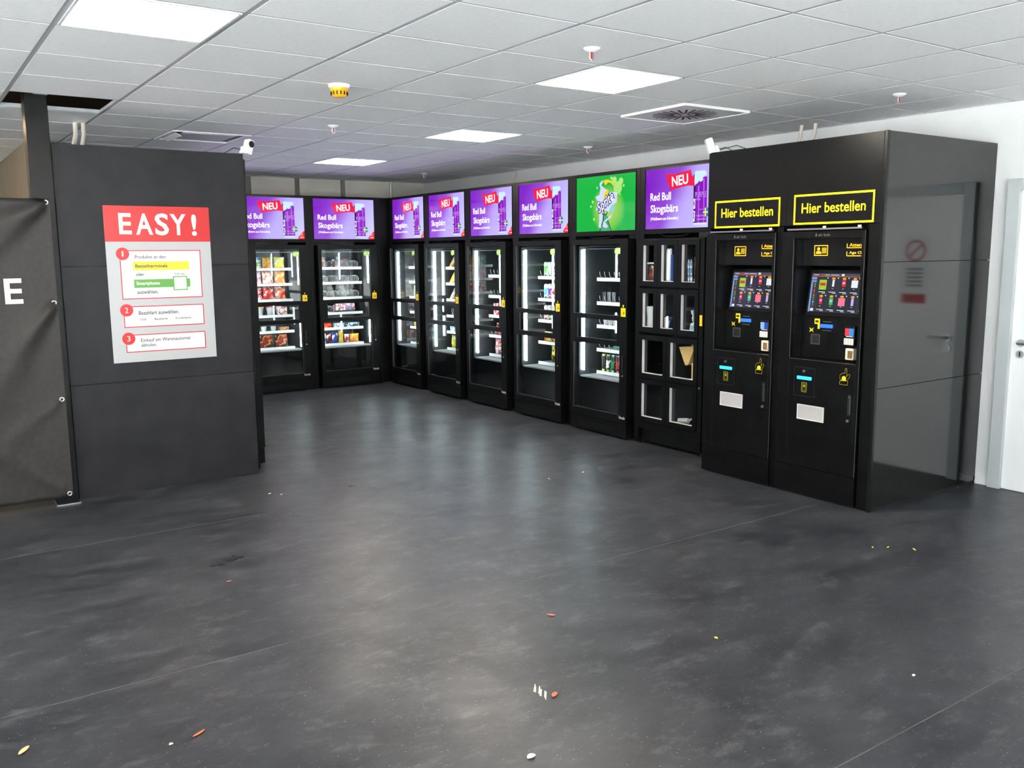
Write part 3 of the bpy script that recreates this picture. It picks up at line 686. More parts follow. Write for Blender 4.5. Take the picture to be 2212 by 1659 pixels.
names = {'R': ['the compartment machine', 'the machine under the green screen', 'the fourth right-row machine', 'the third right-row machine', 'the second right-row machine', 'the corner machine of the right row'],
         'B': ['the right back-row machine', 'the left back-row machine', 'the hidden back-row machine'], 'L': ['the first left-row machine', 'the second left-row machine', 'the third left-row machine']}
for row in 'RBL':
    for k, nm in enumerate(names[row]):
        loc, rot = at_unit(row, k)
        frame_unit(loc, rot, 'black surround with posts and rails around ' + nm, FR)
        if row == 'R' and k == 1: screen('g', loc, rot, 'bright green lemonade advert screen with bottle and splash', SG)
        else: screen('p', loc, rot, 'purple energy drink advert screen above ' + nm, SG)
# corner posts closing the gap between the rows
cp = thing('corner_post', 'black corner post where back row meets right row', 'post', (4.472, 7.872, 0))
obj('front_board', B(0, 0.136, 0, 0.03, 0, 2.35), BLACK, cp, bevel=0.0015)
obj('return_board', B(0.14, 0.17, -0.058, 0.03, 0, 2.35), BLACK, cp, bevel=0.0015)
cp = thing('filler_panel', 'black filler panel closing the left end of the bay', 'panel', (1.573, 6.99, 0))
obj('board', B(-0.02, 0, 0, 0.89, 0, 2.35), BLACK, cp)
obj('return_board', B(0.002, 0.118, 0.86, 0.89, 0, 2.35), BLACK, cp)

# ------------------------------------------------------------------ compartment machine
LK_O = (4.56, 3.173, 0); LKW = 0.776
lk = thing('compartment_machine', 'black locker-style vending machine with ten small windowed doors', 'vending machine', LK_O, R_ROT)
rows = [(1.362, 1.745, (0.047, 0.262, 0.494, 0.730)), (0.976, 1.346, (0.047, 0.262, 0.494, 0.730)), (0.581, 0.952, (0.047, 0.384, 0.730)), (0.205, 0.577, (0.047, 0.384, 0.730))]
bd = MB().box(0, 0.045, 0.0, 0.75, 0.05, 1.757).box(0.732, LKW, 0.0, 0.75, 0.05, 1.757).box(0.045, 0.732, 0.0, 0.75, 1.747, 1.757).box(0.045, 0.732, 0.55, 0.75, 0.2, 1.747)
for z in (1.354, 0.964, 0.579): bd.box(0.045, 0.732, 0.05, 0.55, z - 0.005, z + 0.005)
bd.box(0.045, 0.732, 0.0, 0.75, 0.14, 0.202)
obj('cabinet', bd, BLACK, lk)
ck = MB()
for z0, z1, xs in rows:
    for x in xs[1:-1]: ck.box(x - 0.004, x + 0.004, 0.05, 0.55, z0, z1)
obj('divider', ck, LINER, lk)
def comp_door(z0, z1, x0, x1):
    a, b, c, d, w = x0 + 0.002, x1 - 0.002, z0 + 0.001, z1 - 0.001, 0.042
    t = 0.045
    m = MB().box(a, a + w, -0.006, t - 0.006, c, d).box(b - w, b, -0.006, t - 0.006, c, d).box(a + w, b - w, -0.006, t - 0.006, c, c + w).box(a + w, b - w, -0.006, t - 0.006, d - w, d)
    o = obj('compartment_door', m, BLACK, lk)
    obj('glass_pane', B(a + w, b - w, 0.022, 0.026, c + w, d - w), GLASS, o)
    r = MB().box(a + w, a + w + 0.004, -0.004, 0.021, c + w, d - w).box(a + w + 0.004, b - w, -0.004, 0.021, c + w, c + w + 0.004)
    obj('window_reveal', r, mat('reveal_lit_pale', (0.55, 0.53, 0.54), 0.3), o)  # light caught on jamb and sill is put into the pale lining colour
for z0, z1, xs in rows:
    for x0, x1 in zip(xs[:-1], xs[1:]): comp_door(z0, z1, x0, x1)
SMALL_LIT = mat('added_compartment_led', (0.8, 0.8, 0.8), 0.4, emit=(0.9, 0.96, 1.0), strength=5)
for z0, z1, xs in rows[:3]:
    for x0, x1 in zip(xs[:-1], xs[1:]):
        obj('added_compartment_light', B(x0 + 0.03, x1 - 0.03, 0.055, 0.062, z1 - 0.014, z1 - 0.006), SMALL_LIT, lk)  # unseen light strips added to brighten the compartments
vb = obj('vent_panel', B(0.03, LKW - 0.02, 0.05, 0.09, 0.02, 0.138), BLACK, lk)
vm = MB()
for r in range(5):
    for c in range(40): vm.rect(0.06 + c * 0.017, 0.069 + c * 0.017, 0.035 + r * 0.02, 0.043 + r * 0.02, 0.0492)
obj('vent_holes', vm, DEEP, vb)['kind'] = 'stuff'
for x in (0.03, LKW - 0.06): obj('foot', B(x, x + 0.03, 0.06, 0.70, 0, 0.05), DEEP, lk)
obj('kick_rail', B(0, LKW, 0.09, 0.75, 0.02, 0.139), DEEP, lk)
st = obj('yellow_sticker', B(0.741, 0.768, -0.0012, 0, 1.065, 1.150), YELLOW, lk)
obj('sticker_print', MB().ring(0.746, 0.763, 1.08, 1.135, 0.002, -0.0016), PRINT_DARK, st)
obj('lock', MB().tube([(0.755, -0.008, 0.566), (0.755, 0, 0.566)], 0.009, 12), STEEL, lk)

# ------------------------------------------------------------------ order terminal housing and terminals
KH = thing('terminal_housing', 'black panelled housing with glossy side wall around the order terminals', 'partition', (4.30, 2.128, 0), R_ROT)
KW = 1.424; KD = 1.262        # local: x to the right, y into the wall
for k, (a, b) in enumerate(((0.0, 0.695), (0.697, 1.400))):
    obj('front_panel', B(a + 0.001, b - 0.001, 0, 0.02, 1.812, 2.353), BLACK_SATIN, KH, bevel=0.001)
obj('corner_profile', B(KW - 0.022, KW, -0.002, 0.02, 0, 2.355), BLACK_SATIN, KH, bevel=0.002)
for z0, z1 in ((0.02, 0.788), (0.792, 1.572), (1.576, 2.353)):
    obj('side_panel', B(KW - 0.016, KW - 0.001, 0.021, KD, z0, z1), GLOSS_PANEL, KH)
obj('side_backing', B(KW - 0.030, KW - 0.017, 0.03, KD, 0.02, 2.33), DEEP, KH)
obj('side_plinth', B(KW - 0.02, KW - 0.004, 0.021, KD, 0, 0.02), DEEP, KH)
obj('far_side_panel', MB().box(0.001, 0.016, 0.47, KD, 0.0, 1.775).box(0.001, 0.016, 0.021, KD, 1.775, 2.353), BLACK, KH)
obj('top_board', B(0.016, KW - 0.016, 0.021, KD, 2.335, 2.353), BLACK, KH)
for x0, x1 in ((0.626, 0.674), (1.318, 1.402)):
    obj('post', B(x0, x1, 0.012, 0.05, 0, 1.81), BLACK, KH, bevel=0.0015)
obj('backing', B(0.016, KW - 0.016, 0.5, 0.52, 0, 2.335), DEEP, KH)

def order_sign(y_left, w, z0, z1, label):
    t = thing('order_sign', label, 'sign', (4.2995, y_left, 0), R_ROT, 'yellow outlined order signs')
    obj('sign_plate', B(0, w, -0.004, 0, z0, z1), BLACK_SATIN, t)
    obj('yellow_frame', MB().ring(0, w, z0, z1, 0.0125, -0.0046), SIGN_YEL, t)
    text(t, 'Hier bestellen', 0.105 * w, 0.90 * w, z0 + 0.072, z0 + 0.137, -0.0046, SIGN_LETTER, 0.012)
order_sign(2.055, 0.580, 1.812, 2.004, 'yellow framed order sign over the left order terminal')
order_sign(1.363, 0.593, 1.816, 2.010, 'yellow framed order sign over the right order terminal')

UI = {'bg': lit('ui_dark', (52, 56, 66)), 'bar': lit('ui_bar', (70, 76, 92)), 'white': lit('ui_white', (225, 230, 240)), 'orange': lit('ui_orange', (240, 165, 40)), 'line': lit('ui_rust', (200, 95, 50)),
      'red': lit('ui_red', (215, 45, 50)), 'pink': lit('ui_pink', (235, 120, 150)), 'green': lit('ui_green', (60, 180, 80)), 'lime': lit('ui_lime', (150, 200, 50)), 'blue': lit('ui_blue', (120, 150, 200)), 'lilac': lit('ui_lilac', (190, 170, 235)), 'cell': lit('ui_cell', (44, 47, 56))}
def build_ui(p, w, h):
    L = {k: MB() for k in UI}
    y1, y2, y3 = -0.0006, -0.0012, -0.0018
    L['bg'].rect(0, w, 0, h, 0)
    L['bar'].rect(0, w, h * 0.93, h, y1); L['line'].rect(0, w, h * 0.915, h * 0.93, y1)
    for a, b in ((.03, .12), (.22, .30), (.32, .46), (.90, .99)): L['white'].rect(w * a, w * b, h * 0.955, h * 0.968, y2)
    L['red'].rect(w * .155, w * .20, h * .95, h * .98, y2); L['white'].rect(w * .50, w * .545, h * .94, h * .99, y2)
    L['blue'].rect(0, w * .09, h * .84, h * .90, y1).rect(0, w * .09, h * .77, h * .82, y1).rect(0, w * .03, 0, h * .76, y1)
    for k, c in enumerate(('orange', 'lime', 'red', 'pink', 'red', 'orange', 'lime', 'green', 'white', 'blue', 'red')): L[c].disc(w * .07, h * (.72 - k * .058), h * 0.018, y2, 12)
    L['white'].rect(w * .04, w * .09, h * .02, h * .09, y2)
    prod = [[('lime', .9, 1.5), ('white', .25, 1.0), ('red', .45, 1.0), ('white', .75, 1.1), ('pink', .35, 1.0)], [('red', .35, 1.0), ('green', .45, 1.1), ('pink', .8, 1.2), ('lilac', .3, 1.1), ('blue', .35, 1.0)]]
    cw = w * 0.172
    for r in range(2):
        top = h * (0.905 - 0.455 * r)
        for c in range(5):
            x0 = w * .12 + c * (w * .175); L['cell'].rect(x0, x0 + cw * .95, top - h * .44, top, y1)
            col, sw, sh = prod[r][c]; cx = x0 + cw * .48
            ph = h * .17 * sh; L[col].rect(cx - cw * sw / 2 * .8, cx + cw * sw / 2 * .8, top - h * .07 - ph, top - h * .07, y2)
            if col in ('red', 'green', 'blue', 'lime'): L['lilac' if col != 'lime' else 'red'].rect(cx - cw * sw * .3, cx + cw * sw * .3, top - h * .07 - ph * .6, top - h * .07 - ph * .3, y3)
            if not (r == 0 and c == 0): L['orange'].disc(cx, top - h * .035, h * .028, y3, 14, 2.0)
            L['white'].disc(x0 + cw * .9, top - h * .02, h * .017, y3, 10).rect(cx - cw * .35, cx + cw * .3, top - h * .39, top - h * .375, y2).rect(cx - cw * .02, cx + cw * .35, top - h * .42, top - h * .408, y2).rect(cx - cw * .1, cx + cw * .05, top - h * .30, top - h * .29, y2)
    for k, mbk in L.items():
        if mbk.v: obj('screen_' + {'bg': 'background', 'bar': 'header', 'line': 'rule', 'cell': 'cells'}.get(k, k + '_print'), mbk, UI[k], p, key='ui_' + k)
def order_terminal(y_left, label, card_cols):
    t = thing('order_terminal', label, 'order terminal', (4.295, y_left, 0), R_ROT, 'order terminals')
    w = 0.628; x0, x1, z0, z1 = 0.094, 0.602, 0.932, 1.725
    def door():
        m = MB().box(0, x0, 0, 0.03, 0.2, 1.772).box(x1, w, 0, 0.03, 0.2, 1.772).box(x0, x1, 0, 0.03, z1, 1.772).box(x0, x1, 0, 0.03, 0.2, z0)
        return m
    d = obj('door', door, BLACK, t, bevel=0.0015, key='kt_door')
    obj('cabinet', lambda: MB().box(0.004, 0.024, 0.031, 0.45, 0.02, 1.76).box(w - 0.024, w - 0.004, 0.031, 0.45, 0.02, 1.76).box(0.024, w - 0.024, 0.031, 0.45, 1.74, 1.76).box(0.024, w - 0.024, 0.43, 0.45, 0.02, 1.74), BLACK, t, key='kt_cab')
    obj('kick_panel', lambda: MB().box(0, w, 0.001, 0.06, 0.012, 0.196), BLACK, t, bevel=0.0015, key='kt_kick')
    obj('foot_block', lambda: MB().box(0.02, w - 0.02, 0.03, 0.42, 0, 0.02), DEEP, t, key='kt_foot')
    obj('edge_glint_strip', lambda: MB().box(x0, x0 + 0.003, -0.0022, 0, z0, z1).box(x0, x1, -0.0022, 0, z0 - 0.003, z0).box(w - 0.004, w, -0.001, 0.0, 0.2, 1.772), mat('edge_glint', (0.22, 0.22, 0.22), 0.2, 0.8), d, key='kt_glint')  # thin pale strips painted in as highlights along the door edges
    # recess: light box above, tilted touch screen, device panel
    obj('recess_wall', lambda: MB().box(x0 - 0.01, x0 - 0.002, 0.031, 0.20, z0, z1).box(x1 + 0.002, x1 + 0.01, 0.031, 0.20, z0, z1).box(x0, x1, 0.031, 0.20, z0 - 0.01, z0 - 0.002), BLACK_SATIN, t, key='kt_rec')
    lb = obj('notice_box', lambda: MB().box(x0, x1, 0.10, 0.19, 1.548, z1), BLACK_SATIN, t, key='kt_lb')
    def icon():
        m = MB(); cx, cz = 0.236, 1.647; m.ring(cx - 0.053, cx + 0.053, cz - 0.035, cz + 0.035, 0.006, 0.0992)
        m.disc(cx - 0.019, cz + 0.010, 0.0115, 0.0992, 14).flat([(cx - 0.042, cz - 0.022), (cx + 0.004, cz - 0.022), (cx - 0.004, cz - 0.004), (cx - 0.034, cz - 0.004)], 0.0992)
        for k in range(4): m.rect(cx + 0.006, cx + 0.042, cz + 0.012 - k * 0.010, cz + 0.018 - k * 0.010, 0.0992)
        return m
    obj('identity_pictogram', icon, AMBER, lb, key='kt_icon')
    def notice():
        m = MB()
        for s, zc, xe in (('Attention', 1.680, 0.595), ('Age Check', 1.629, 0.595)):
            text(None, s, 0.447, xe, zc - 0.010, zc + 0.012, 0.0992, None, 0.03, mb=m)
            m.rect(0.434, xe, zc - 0.020, zc - 0.014, 0.0992).rect(0.428, 0.434, zc - 0.018, zc + 0.010, 0.0992)
        return m
    obj('notice_lettering', notice, AMBER, lb, key='kt_note')
    mo = obj('monitor', lambda: MB().box(-0.02, 0.475, 0.004, 0.030, -0.025, 0.285), BLACK_SATIN, t, (0.140, 0.112, 1.240), rot=(-0.15, 0, 0), bevel=0.003, key='kt_mon')
    build_ui(obj('touch_screen', lambda: MB().box(0, 0.455, 0.0006, 0.003, 0, 0.257), BLACK_SATIN, mo, (0, 0, 0.002), key='kt_ts'), 0.455, 0.257)
    dp = obj('device_panel', lambda: MB().box(x0, x1, 0.125, 0.19, z0, 1.215), BLACK, t, key='kt_dp')
    y = 0.1245
    obj('card_pictogram', lambda: MB().rect(0.190, 0.232, 1.160, 1.196, y).rect(0.216, 0.232, 1.128, 1.160, y), YELLOW, dp, key='kt_ci')
    obj('card_print', lambda: MB().rect(0.196, 0.222, 1.170, 1.184, y - 0.0005), PRINT_DARK, dp, key='kt_ci2')
    obj('card_slot', lambda: MB().box(0.243, 0.335, 0.112, 0.125, 1.138, 1.162), BLUE_LED, dp, bevel=0.003, key='kt_cs')
    obj('slot_caption', lambda: MB().rect(0.255, 0.320, 1.176, 1.181, y).rect(0.250, 0.322, 1.118, 1.123, y), mat('dim_caption', (0.10, 0.09, 0.05), 0.5), dp, key='kt_cap')
    obj('scanner_frame', lambda: MB().ring(0.165, 0.237, 1.022, 1.092, 0.008, y), mat('scanner_grey', (0.05, 0.05, 0.05), 0.4), dp, key='kt_sf')
    obj('scanner_window', lambda: MB().rect(0.174, 0.228, 1.031, 1.083, y - 0.0005), DEEP, dp, key='kt_sw')
    obj('cross_pictogram', lambda: MB().flat([(0.150, 1.100), (0.168, 1.112), (0.186, 1.100), (0.178, 1.118), (0.186, 1.136), (0.168, 1.124), (0.150, 1.136), (0.158, 1.118)], y), mat('dull_yellow', srgb(190, 170, 30), 0.5), dp, key='kt_x')
    pt = obj('payment_reader', lambda: MB().box(0.455, 0.530, 0.075, 0.125, 1.040, 1.165), BLACK_SATIN, dp, bevel=0.004, key='kt_pt')
    ca, cb = card_cols
    obj('reader_display', MB().rect(0.461, 0.494, 1.102, 1.150, 0.0745), ca, pt); obj('reader_display', MB().rect(0.494, 0.524, 1.102, 1.150, 0.0745), cb, pt)
    obj('reader_rule', MB().rect(0.470, 0.520, 1.095, 1.100, 0.0745), UI['white'], pt)
    kp = obj('keypad', lambda: MB().box(0.458, 0.527, 0.070, 0.0745, 1.044, 1.086), mat('keypad_ivory', srgb(225, 218, 208), 0.5), pt, bevel=0.002, key='kt_kp')
    def keys():
        m = MB()
        for r in range(4):
            for c in range(3): m.rect(0.468 + c * 0.020, 0.474 + c * 0.020, 1.049 + r * 0.0095, 1.053 + r * 0.0095, 0.0695)
        return m
    obj('key_marks', keys, PRINT_DARK, kp, key='kt_keys')
    rp = obj('receipt_printer', lambda: MB().box(0.462, 0.522, 0.085, 0.125, 0.945, 1.020), mat('printer_ivory', srgb(225, 212, 190), 0.4), dp, bevel=0.005, key='kt_rp')
    obj('printer_slot', lambda: MB().rect(0.480, 0.516, 0.955, 1.005, 0.0845), mat('printer_brown', srgb(120, 90, 55), 0.4), rp, key='kt_rs')
    # lower door
    hp = obj('note_hatch', lambda: MB().box(0.140, 0.305, -0.003, 0, 0.683, 0.877), BLACK, d, bevel=0.001, key='kt_hp')
    obj('hatch_edge', lambda: MB().ring(0.140, 0.305, 0.683, 0.877, 0.0016, -0.0034), mat('edge_dim', (0.10, 0.10, 0.10), 0.3, 0.7), hp, key='kt_he')
    obj('lock', lambda: MB().tube([(0.222, -0.014, 0.853), (0.222, -0.003, 0.853)], 0.009, 12), STEEL, hp, key='kt_lk')
    obj('note_slot', lambda: MB().box(0.168, 0.282, -0.014, -0.003, 0.795, 0.818), CYAN_LED, hp, bevel=0.004, key='kt_ns')
    obj('note_pictogram', lambda: MB().ring(0.202, 0.244, 0.712, 0.777, 0.003, -0.004).ring(0.210, 0.236, 0.722, 0.767, 0.002, -0.004).disc(0.223, 0.752, 0.008, -0.004, 12), DARK_YELLOW, hp, key='kt_np')
    def hand():
        pts = [(0.492, 0.795), (0.548, 0.795), (0.551, 0.815), (0.545, 0.822), (0.566, 0.858), (0.560, 0.866), (0.548, 0.862), (0.541, 0.848), (0.541, 0.896), (0.535, 0.904), (0.528, 0.896), (0.528, 0.872), (0.510, 0.868), (0.496, 0.860), (0.490, 0.850), (0.494, 0.825), (0.498, 0.815), (0.490, 0.812), (0.492, 0.795)]
        m = MB()
        for (a, b), (c, e) in zip(pts[:-1], pts[1:]):
            dx, dz = c - a, e - b; n = math.hypot(dx, dz); ox, oz = -dz / n * 0.0013, dx / n * 0.0013
            m.flat([(a - ox, b - oz), (c - ox, e - oz), (c + ox, e + oz), (a + ox, b + oz)], -0.0008)
        return m
    obj('hand_pictogram', hand, DARK_YELLOW, d, key='kt_hand')
    obj('coin_pictogram', lambda: MB().disc(0.522, 0.836, 0.016, -0.0009, 16, 1.0).rect(0.500, 0.540, 0.820, 0.826, -0.0009), mat('coin_yellow', srgb(215, 190, 30), 0.5), d, key='kt_coin')
    tr = obj('coin_tray', lambda: MB().box(0.174, 0.384, -0.006, 0.0, 0.525, 0.532).box(0.174, 0.384, -0.006, 0.0, 0.620, 0.627).box(0.174, 0.181, -0.006, 0, 0.532, 0.620).box(0.377, 0.384, -0.006, 0, 0.532, 0.620), mat('tray_rim', (0.55, 0.53, 0.52), 0.4), d, key='kt_tray')
    obj('tray_bowl', lambda: MB().rect(0.181, 0.377, 0.532, 0.620, -0.001).flat([(0.181, 0.532), (0.235, 0.538), (0.235, 0.618), (0.181, 0.620)], -0.0035), mat('tray_grey', (0.40, 0.385, 0.38), 0.35), tr, key='kt_bowl')
    obj('handle_recess', lambda: MB().box(0.556, 0.578, -0.0008, 0, 0.600, 0.735), DEEP, d, key='kt_hr')
    obj('handle_lip', lambda: MB().box(0.574, 0.577, -0.004, 0, 0.607, 0.722).box(0.562, 0.574, -0.004, 0, 0.719, 0.722), STEEL, d, key='kt_hl')
    obj('lock', lambda: MB().tube([(0.566, -0.010, 0.566), (0.566, 0, 0.566)], 0.010, 12), STEEL, d, key='kt_lk2')
    hb = obj('hinge_bar', lambda: MB().box(0.05, 0.61, -0.016, 0.005, 1.780, 1.790), STEEL, t, key='kt_hb')
    for xx in (0.33, 0.585): obj('hinge_bolt', lambda: MB().tube([(0, -0.004, 0), (0, -0.004, 0.014)], 0.011, 10), WHITE, hb, (xx, 0, 1.788), key='kt_hbb')
    lg = mat('dim_logo', (0.12, 0.12, 0.12), 0.4)
    text(t, 'air bob', 0.285, 0.372, 1.738, 1.757, -0.0006, lg, 0.01)
    obj('logo_drop', lambda: MB().disc(0.268, 1.744, 0.007, -0.0006, 14).flat([(0.262, 1.747), (0.274, 1.747), (0.270, 1.762)], -0.0006), lg, t, key='kt_drop')
    return t
order_terminal(2.131, 'left black order terminal, beside the compartment machine', (lit('reader_pale', (150, 190, 235)), lit('reader_blue', (40, 80, 180))))
order_terminal(1.447, 'right black order terminal, beside the glossy side wall', (lit('reader_red', (235, 70, 80)), lit('reader_cyan', (60, 150, 235))))

# ------------------------------------------------------------------ goods in the machines
def bag_mesh(w, h, d):
    nx_, nz_ = 8, 10; vs = []; fs = []
    for side in (-1, 1):
        for k in range(nz_ + 1):
            v = k / nz_; prof = math.sin(PI * min(1, max(0, (v - 0.06) / 0.88))) ** 0.6 if 0.06 < v < 0.94 else 0
            for i in range(nx_ + 1):
                u = i / nx_; pu = max(0, math.sin(PI * u)) ** 0.55
                wav = 0.004 * math.sin(17 * u + 9 * v) * prof
                vs.append(((u - 0.5) * w * (1 - 0.08 * prof), side * (d / 2 * pu * prof + 0.001) + (wav if side < 0 else 0), v * h))
    N = (nx_ + 1) * (nz_ + 1)
    for k in range(nz_):
        for i in range(nx_):
            a = k * (nx_ + 1) + i
            fs.append((a, a + 1, a + nx_ + 2, a + nx_ + 1)); b = a + N; fs.append((b + 1, b, b + nx_ + 1, b + nx_ + 2))
    for k in range(nz_):
        a, b = k * (nx_ + 1), (k + 1) * (nx_ + 1); fs.append((a, b, b + N, a + N)); a += nx_; b += nx_; fs.append((b, a, a + N, b + N))
    for i in range(nx_):
        fs.append((i + 1, i, i + N, i + 1 + N)); t = nz_ * (nx_ + 1) + i; fs.append((t, t + 1, t + 1 + N, t + N))
    return MB().add(vs, fs, True)
def can_meshes(r, h):
    body = MB().lathe([(r * 0.82, 0), (r * 0.93, 0.006), (r, 0.014), (r, h - 0.022), (r * 0.86, h - 0.008)], 16)
    lid = MB().lathe([(r * 0.86, h - 0.008), (r * 0.86, h), (r * 0.78, h), (r * 0.76, h - 0.005)], 16)
    return body, lid
def rounded_box(w, h, d): return MB().box(-w / 2, w / 2, -d / 2, d / 2, 0, h)
def wedge_mesh(w, h, d): return MB().add([(-w / 2, -d / 2, 0), (w / 2, -d / 2, 0), (w / 2, d / 2, 0), (-w / 2, d / 2, 0), (-w / 2, d / 2 - 0.01, h), (w / 2, d / 2 - 0.01, h)],
                                         [(3, 2, 1, 0), (0, 1, 5, 4), (1, 2, 5), (2, 3, 4, 5), (3, 0, 4)])
PRN = {}
def pm(cols, scale=22):
    k = tuple(cols) + (scale,)
    if k not in PRN: PRN[k] = printed('packaging_print_%02d' % len(PRN), cols, scale)
    return PRN[k]
CLEAR = mat('clear_cup_plastic', (0.55, 0.56, 0.58), 0.15); ALU = mat('can_aluminium', (0.75, 0.75, 0.76), 0.25, 1.0)
def put(mk, shelf, u, kind, dims, cols, name, cat, label, yoff=0.0, tilt=0.0, scale=22, extra=None):
    t_, org, rot, sh, phrase = MACH[mk]
    dy = dims[1] if kind in ('can', 'cup', 'bottle') else dims[2]
    if kind in ('can', 'cup', 'bottle'): depth = dims[0]
    else: depth = dims[2] / 2
    lx, ly, lz = u, 0.256 + depth + yoff, sh[shelf] - 0.0035 + (depth * math.sin(tilt) if kind == 'box' else 0)
    c, s = math.cos(rot), math.sin(rot)
    loc = (org[0] + lx * c - ly * s, org[1] + lx * s + ly * c, lz)
    m = pm(cols, scale); grp = 'goods in the ' + phrase
    label = label + ', ' + phrase
    if kind == 'bag' or kind == 'box' or kind == 'wedge':
        f = {'bag': bag_mesh, 'box': rounded_box, 'wedge': wedge_mesh}[kind]
        o = obj(name, lambda: f(*dims), m, None, loc, key=(kind,) + tuple(dims), bevel=0.003 if kind != 'bag' else 0)
        o.rotation_euler = (-tilt, 0, rot); tag(o, label, cat, grp); return o
    o = thing(name, label, cat, loc, rot, grp)
    if kind == 'can':
        obj('can_body', lambda: can_meshes(*dims)[0], m, o, key=('canb',) + tuple(dims)); obj('can_lid', lambda: can_meshes(*dims)[1], ALU, o, key=('canl',) + tuple(dims))
    elif kind == 'cup':
        r, h = dims
        obj('cup', lambda: MB().lathe([(r * 0.75, 0), (r, h * 0.9)], 18), extra or CLEAR, o, key=('cupb', r, h)); obj('lid', lambda: MB().lathe([(r * 1.08, h * 0.9), (r * 1.08, h), (r * 0.9, h)], 18), m, o, key=('cupl', r, h))
    else:
        r, h = dims
        obj('bottle_body', lambda: MB().lathe([(r * 0.9, 0), (r, 0.01), (r, h * 0.6), (r * 0.45, h * 0.82), (r * 0.4, h * 0.9)], 16), m, o, key=('botb', r, h)); obj('cap', lambda: MB().lathe([(r * 0.5, h * 0.9), (r * 0.5, h), (r * 0.4, h)], 14), WHITE, o, key=('botc', r, h))
    return o
W_, R_, O_, Y_, G_, B_, K_, P_, BE = (240, 240, 238), (205, 30, 35), (235, 130, 30), (240, 215, 40), (120, 175, 50), (50, 80, 170), (25, 24, 26), (225, 130, 165), (215, 195, 160)
# left back-row machine
for u, c, s in ((.250, (G_, W_, (60, 130, 190)), 'green and white noodle packet at left of top shelf'), (.390, (O_, (250, 180, 90), G_), 'orange noodle packet in middle of top shelf'), (.535, (Y_, (225, 225, 70), W_), 'yellow noodle packet at right of top shelf')):
    put('b1', 0, u, 'bag', (.130, .135, .05), c, 'noodle_packet', 'packet', s)
for u, c, s in ((.245, (P_, W_, (240, 170, 195)), 'pink crisp bag at left of second shelf'), (.390, (W_, (250, 200, 190), O_), 'white and peach crisp bag on second shelf'), (.540, (O_, (250, 170, 60), W_), 'orange crisp bag at right of second shelf')):
    put('b1', 1, u, 'bag', (.135, .155, .06), c, 'crisp_bag', 'snack bag', s, tilt=0.12)
for u, c, s in ((.245, (R_, W_, R_), 'red and white snack bag at left of third shelf'), (.390, (R_, (230, 80, 40), W_), 'bright red snack bag in middle of third shelf'), (.540, (R_, O_, W_, G_), 'red and orange snack bag at right of third shelf')):
    put('b1', 2, u, 'bag', (.140, .155, .06), c, 'snack_bag', 'snack bag', s, tilt=0.16)
put('b1', 3, .275, 'cup', (.046, .105), (O_, (250, 180, 60)), 'lidded_cup', 'cup', 'clear cup with orange lid on fourth shelf')
put('b1', 3, .405, 'cup', (.046, .105), (R_, (230, 80, 90)), 'lidded_cup', 'cup', 'clear cup with red lid on fourth shelf')
put('b1', 3, .545, 'box', (.115, .10, .06), (W_, (190, 60, 140), (240, 220, 150)), 'sweet_packet', 'packet', 'white and magenta packet on fourth shelf')
put('b1', 4, .310, 'cup', (.034, .060), (W_, W_), 'white_pot', 'pot', 'left white pot on fifth shelf', extra=WHITE)
put('b1', 4, .430, 'cup', (.034, .060), (W_, (225, 225, 225)), 'white_pot', 'pot', 'right white pot on fifth shelf', extra=WHITE)
put('b1', 4, .560, 'box', (.115, .045, .08), (O_, BE, (160, 90, 40)), 'biscuit_packet', 'packet', 'orange biscuit packet on fifth shelf')
put('b1', 5, .330, 'box', (.150, .145, .05), ((120, 25, 30), O_, K_), 'ready_meal_box', 'box', 'left dark red meal box on bottom shelf', tilt=0.2, scale=14)
put('b1', 5, .520, 'box', (.150, .145, .05), ((130, 28, 34), O_, K_), 'ready_meal_box', 'box', 'right dark red meal box on bottom shelf', tilt=0.2, scale=14)
# right back-row machine
put('b2', 0, .150, 'bag', (.070, .14, .03), (O_, (250, 160, 60), W_), 'snack_packet', 'packet', 'narrow orange packet at left of top shelf', yoff=0.20)
put('b2', 0, .250, 'bag', (.090, .13, .04), (O_, W_, (240, 150, 80)), 'snack_packet', 'packet', 'orange and white packet on top shelf', yoff=0.20)
put('b2', 0, .420, 'box', (.095, .10, .05), ((150, 25, 35), K_, W_), 'chocolate_box', 'box', 'red and black box on top shelf', yoff=0.20)
put('b2', 0, .545, 'box', (.115, .11, .05), (K_, (150, 25, 35), K_), 'chocolate_box', 'box', 'black and red box at right of top shelf', yoff=0.20)
put('b2', 0, .480, 'bottle', (.022, .13), (W_, W_), 'white_bottle', 'bottle', 'small white bottle on top shelf', yoff=0.26)
for u, s in ((.20, 'left'), (.36, 'middle'), (.53, 'right')):
    put('b2', 2, u, 'wedge', (.075, .15, .10), (W_, BE, (235, 230, 200)), 'sandwich_pack', 'sandwich', s + ' pale sandwich wedge on third shelf', yoff=0.20)
put('b2', 3, .455, 'box', (.260, .085, .10), (W_, (230, 60, 50), (120, 160, 210)), 'waffle_pack', 'packet', 'long white and red pack on fourth shelf', tilt=0.25)
put('b2', 4, .190, 'box', (.120, .060, .06), (R_, O_, R_), 'chocolate_pack', 'packet', 'small red pack at left of fifth shelf')
put('b2', 4, .355, 'box', (.130, .055, .06), (W_, (150, 180, 220), W_), 'tissue_pack', 'packet', 'small white pack in middle of fifth shelf')
put('b2', 4, .540, 'box', (.190, .055, .06), (W_, (60, 150, 200), K_), 'wafer_pack', 'packet', 'long white and blue pack on fifth shelf')
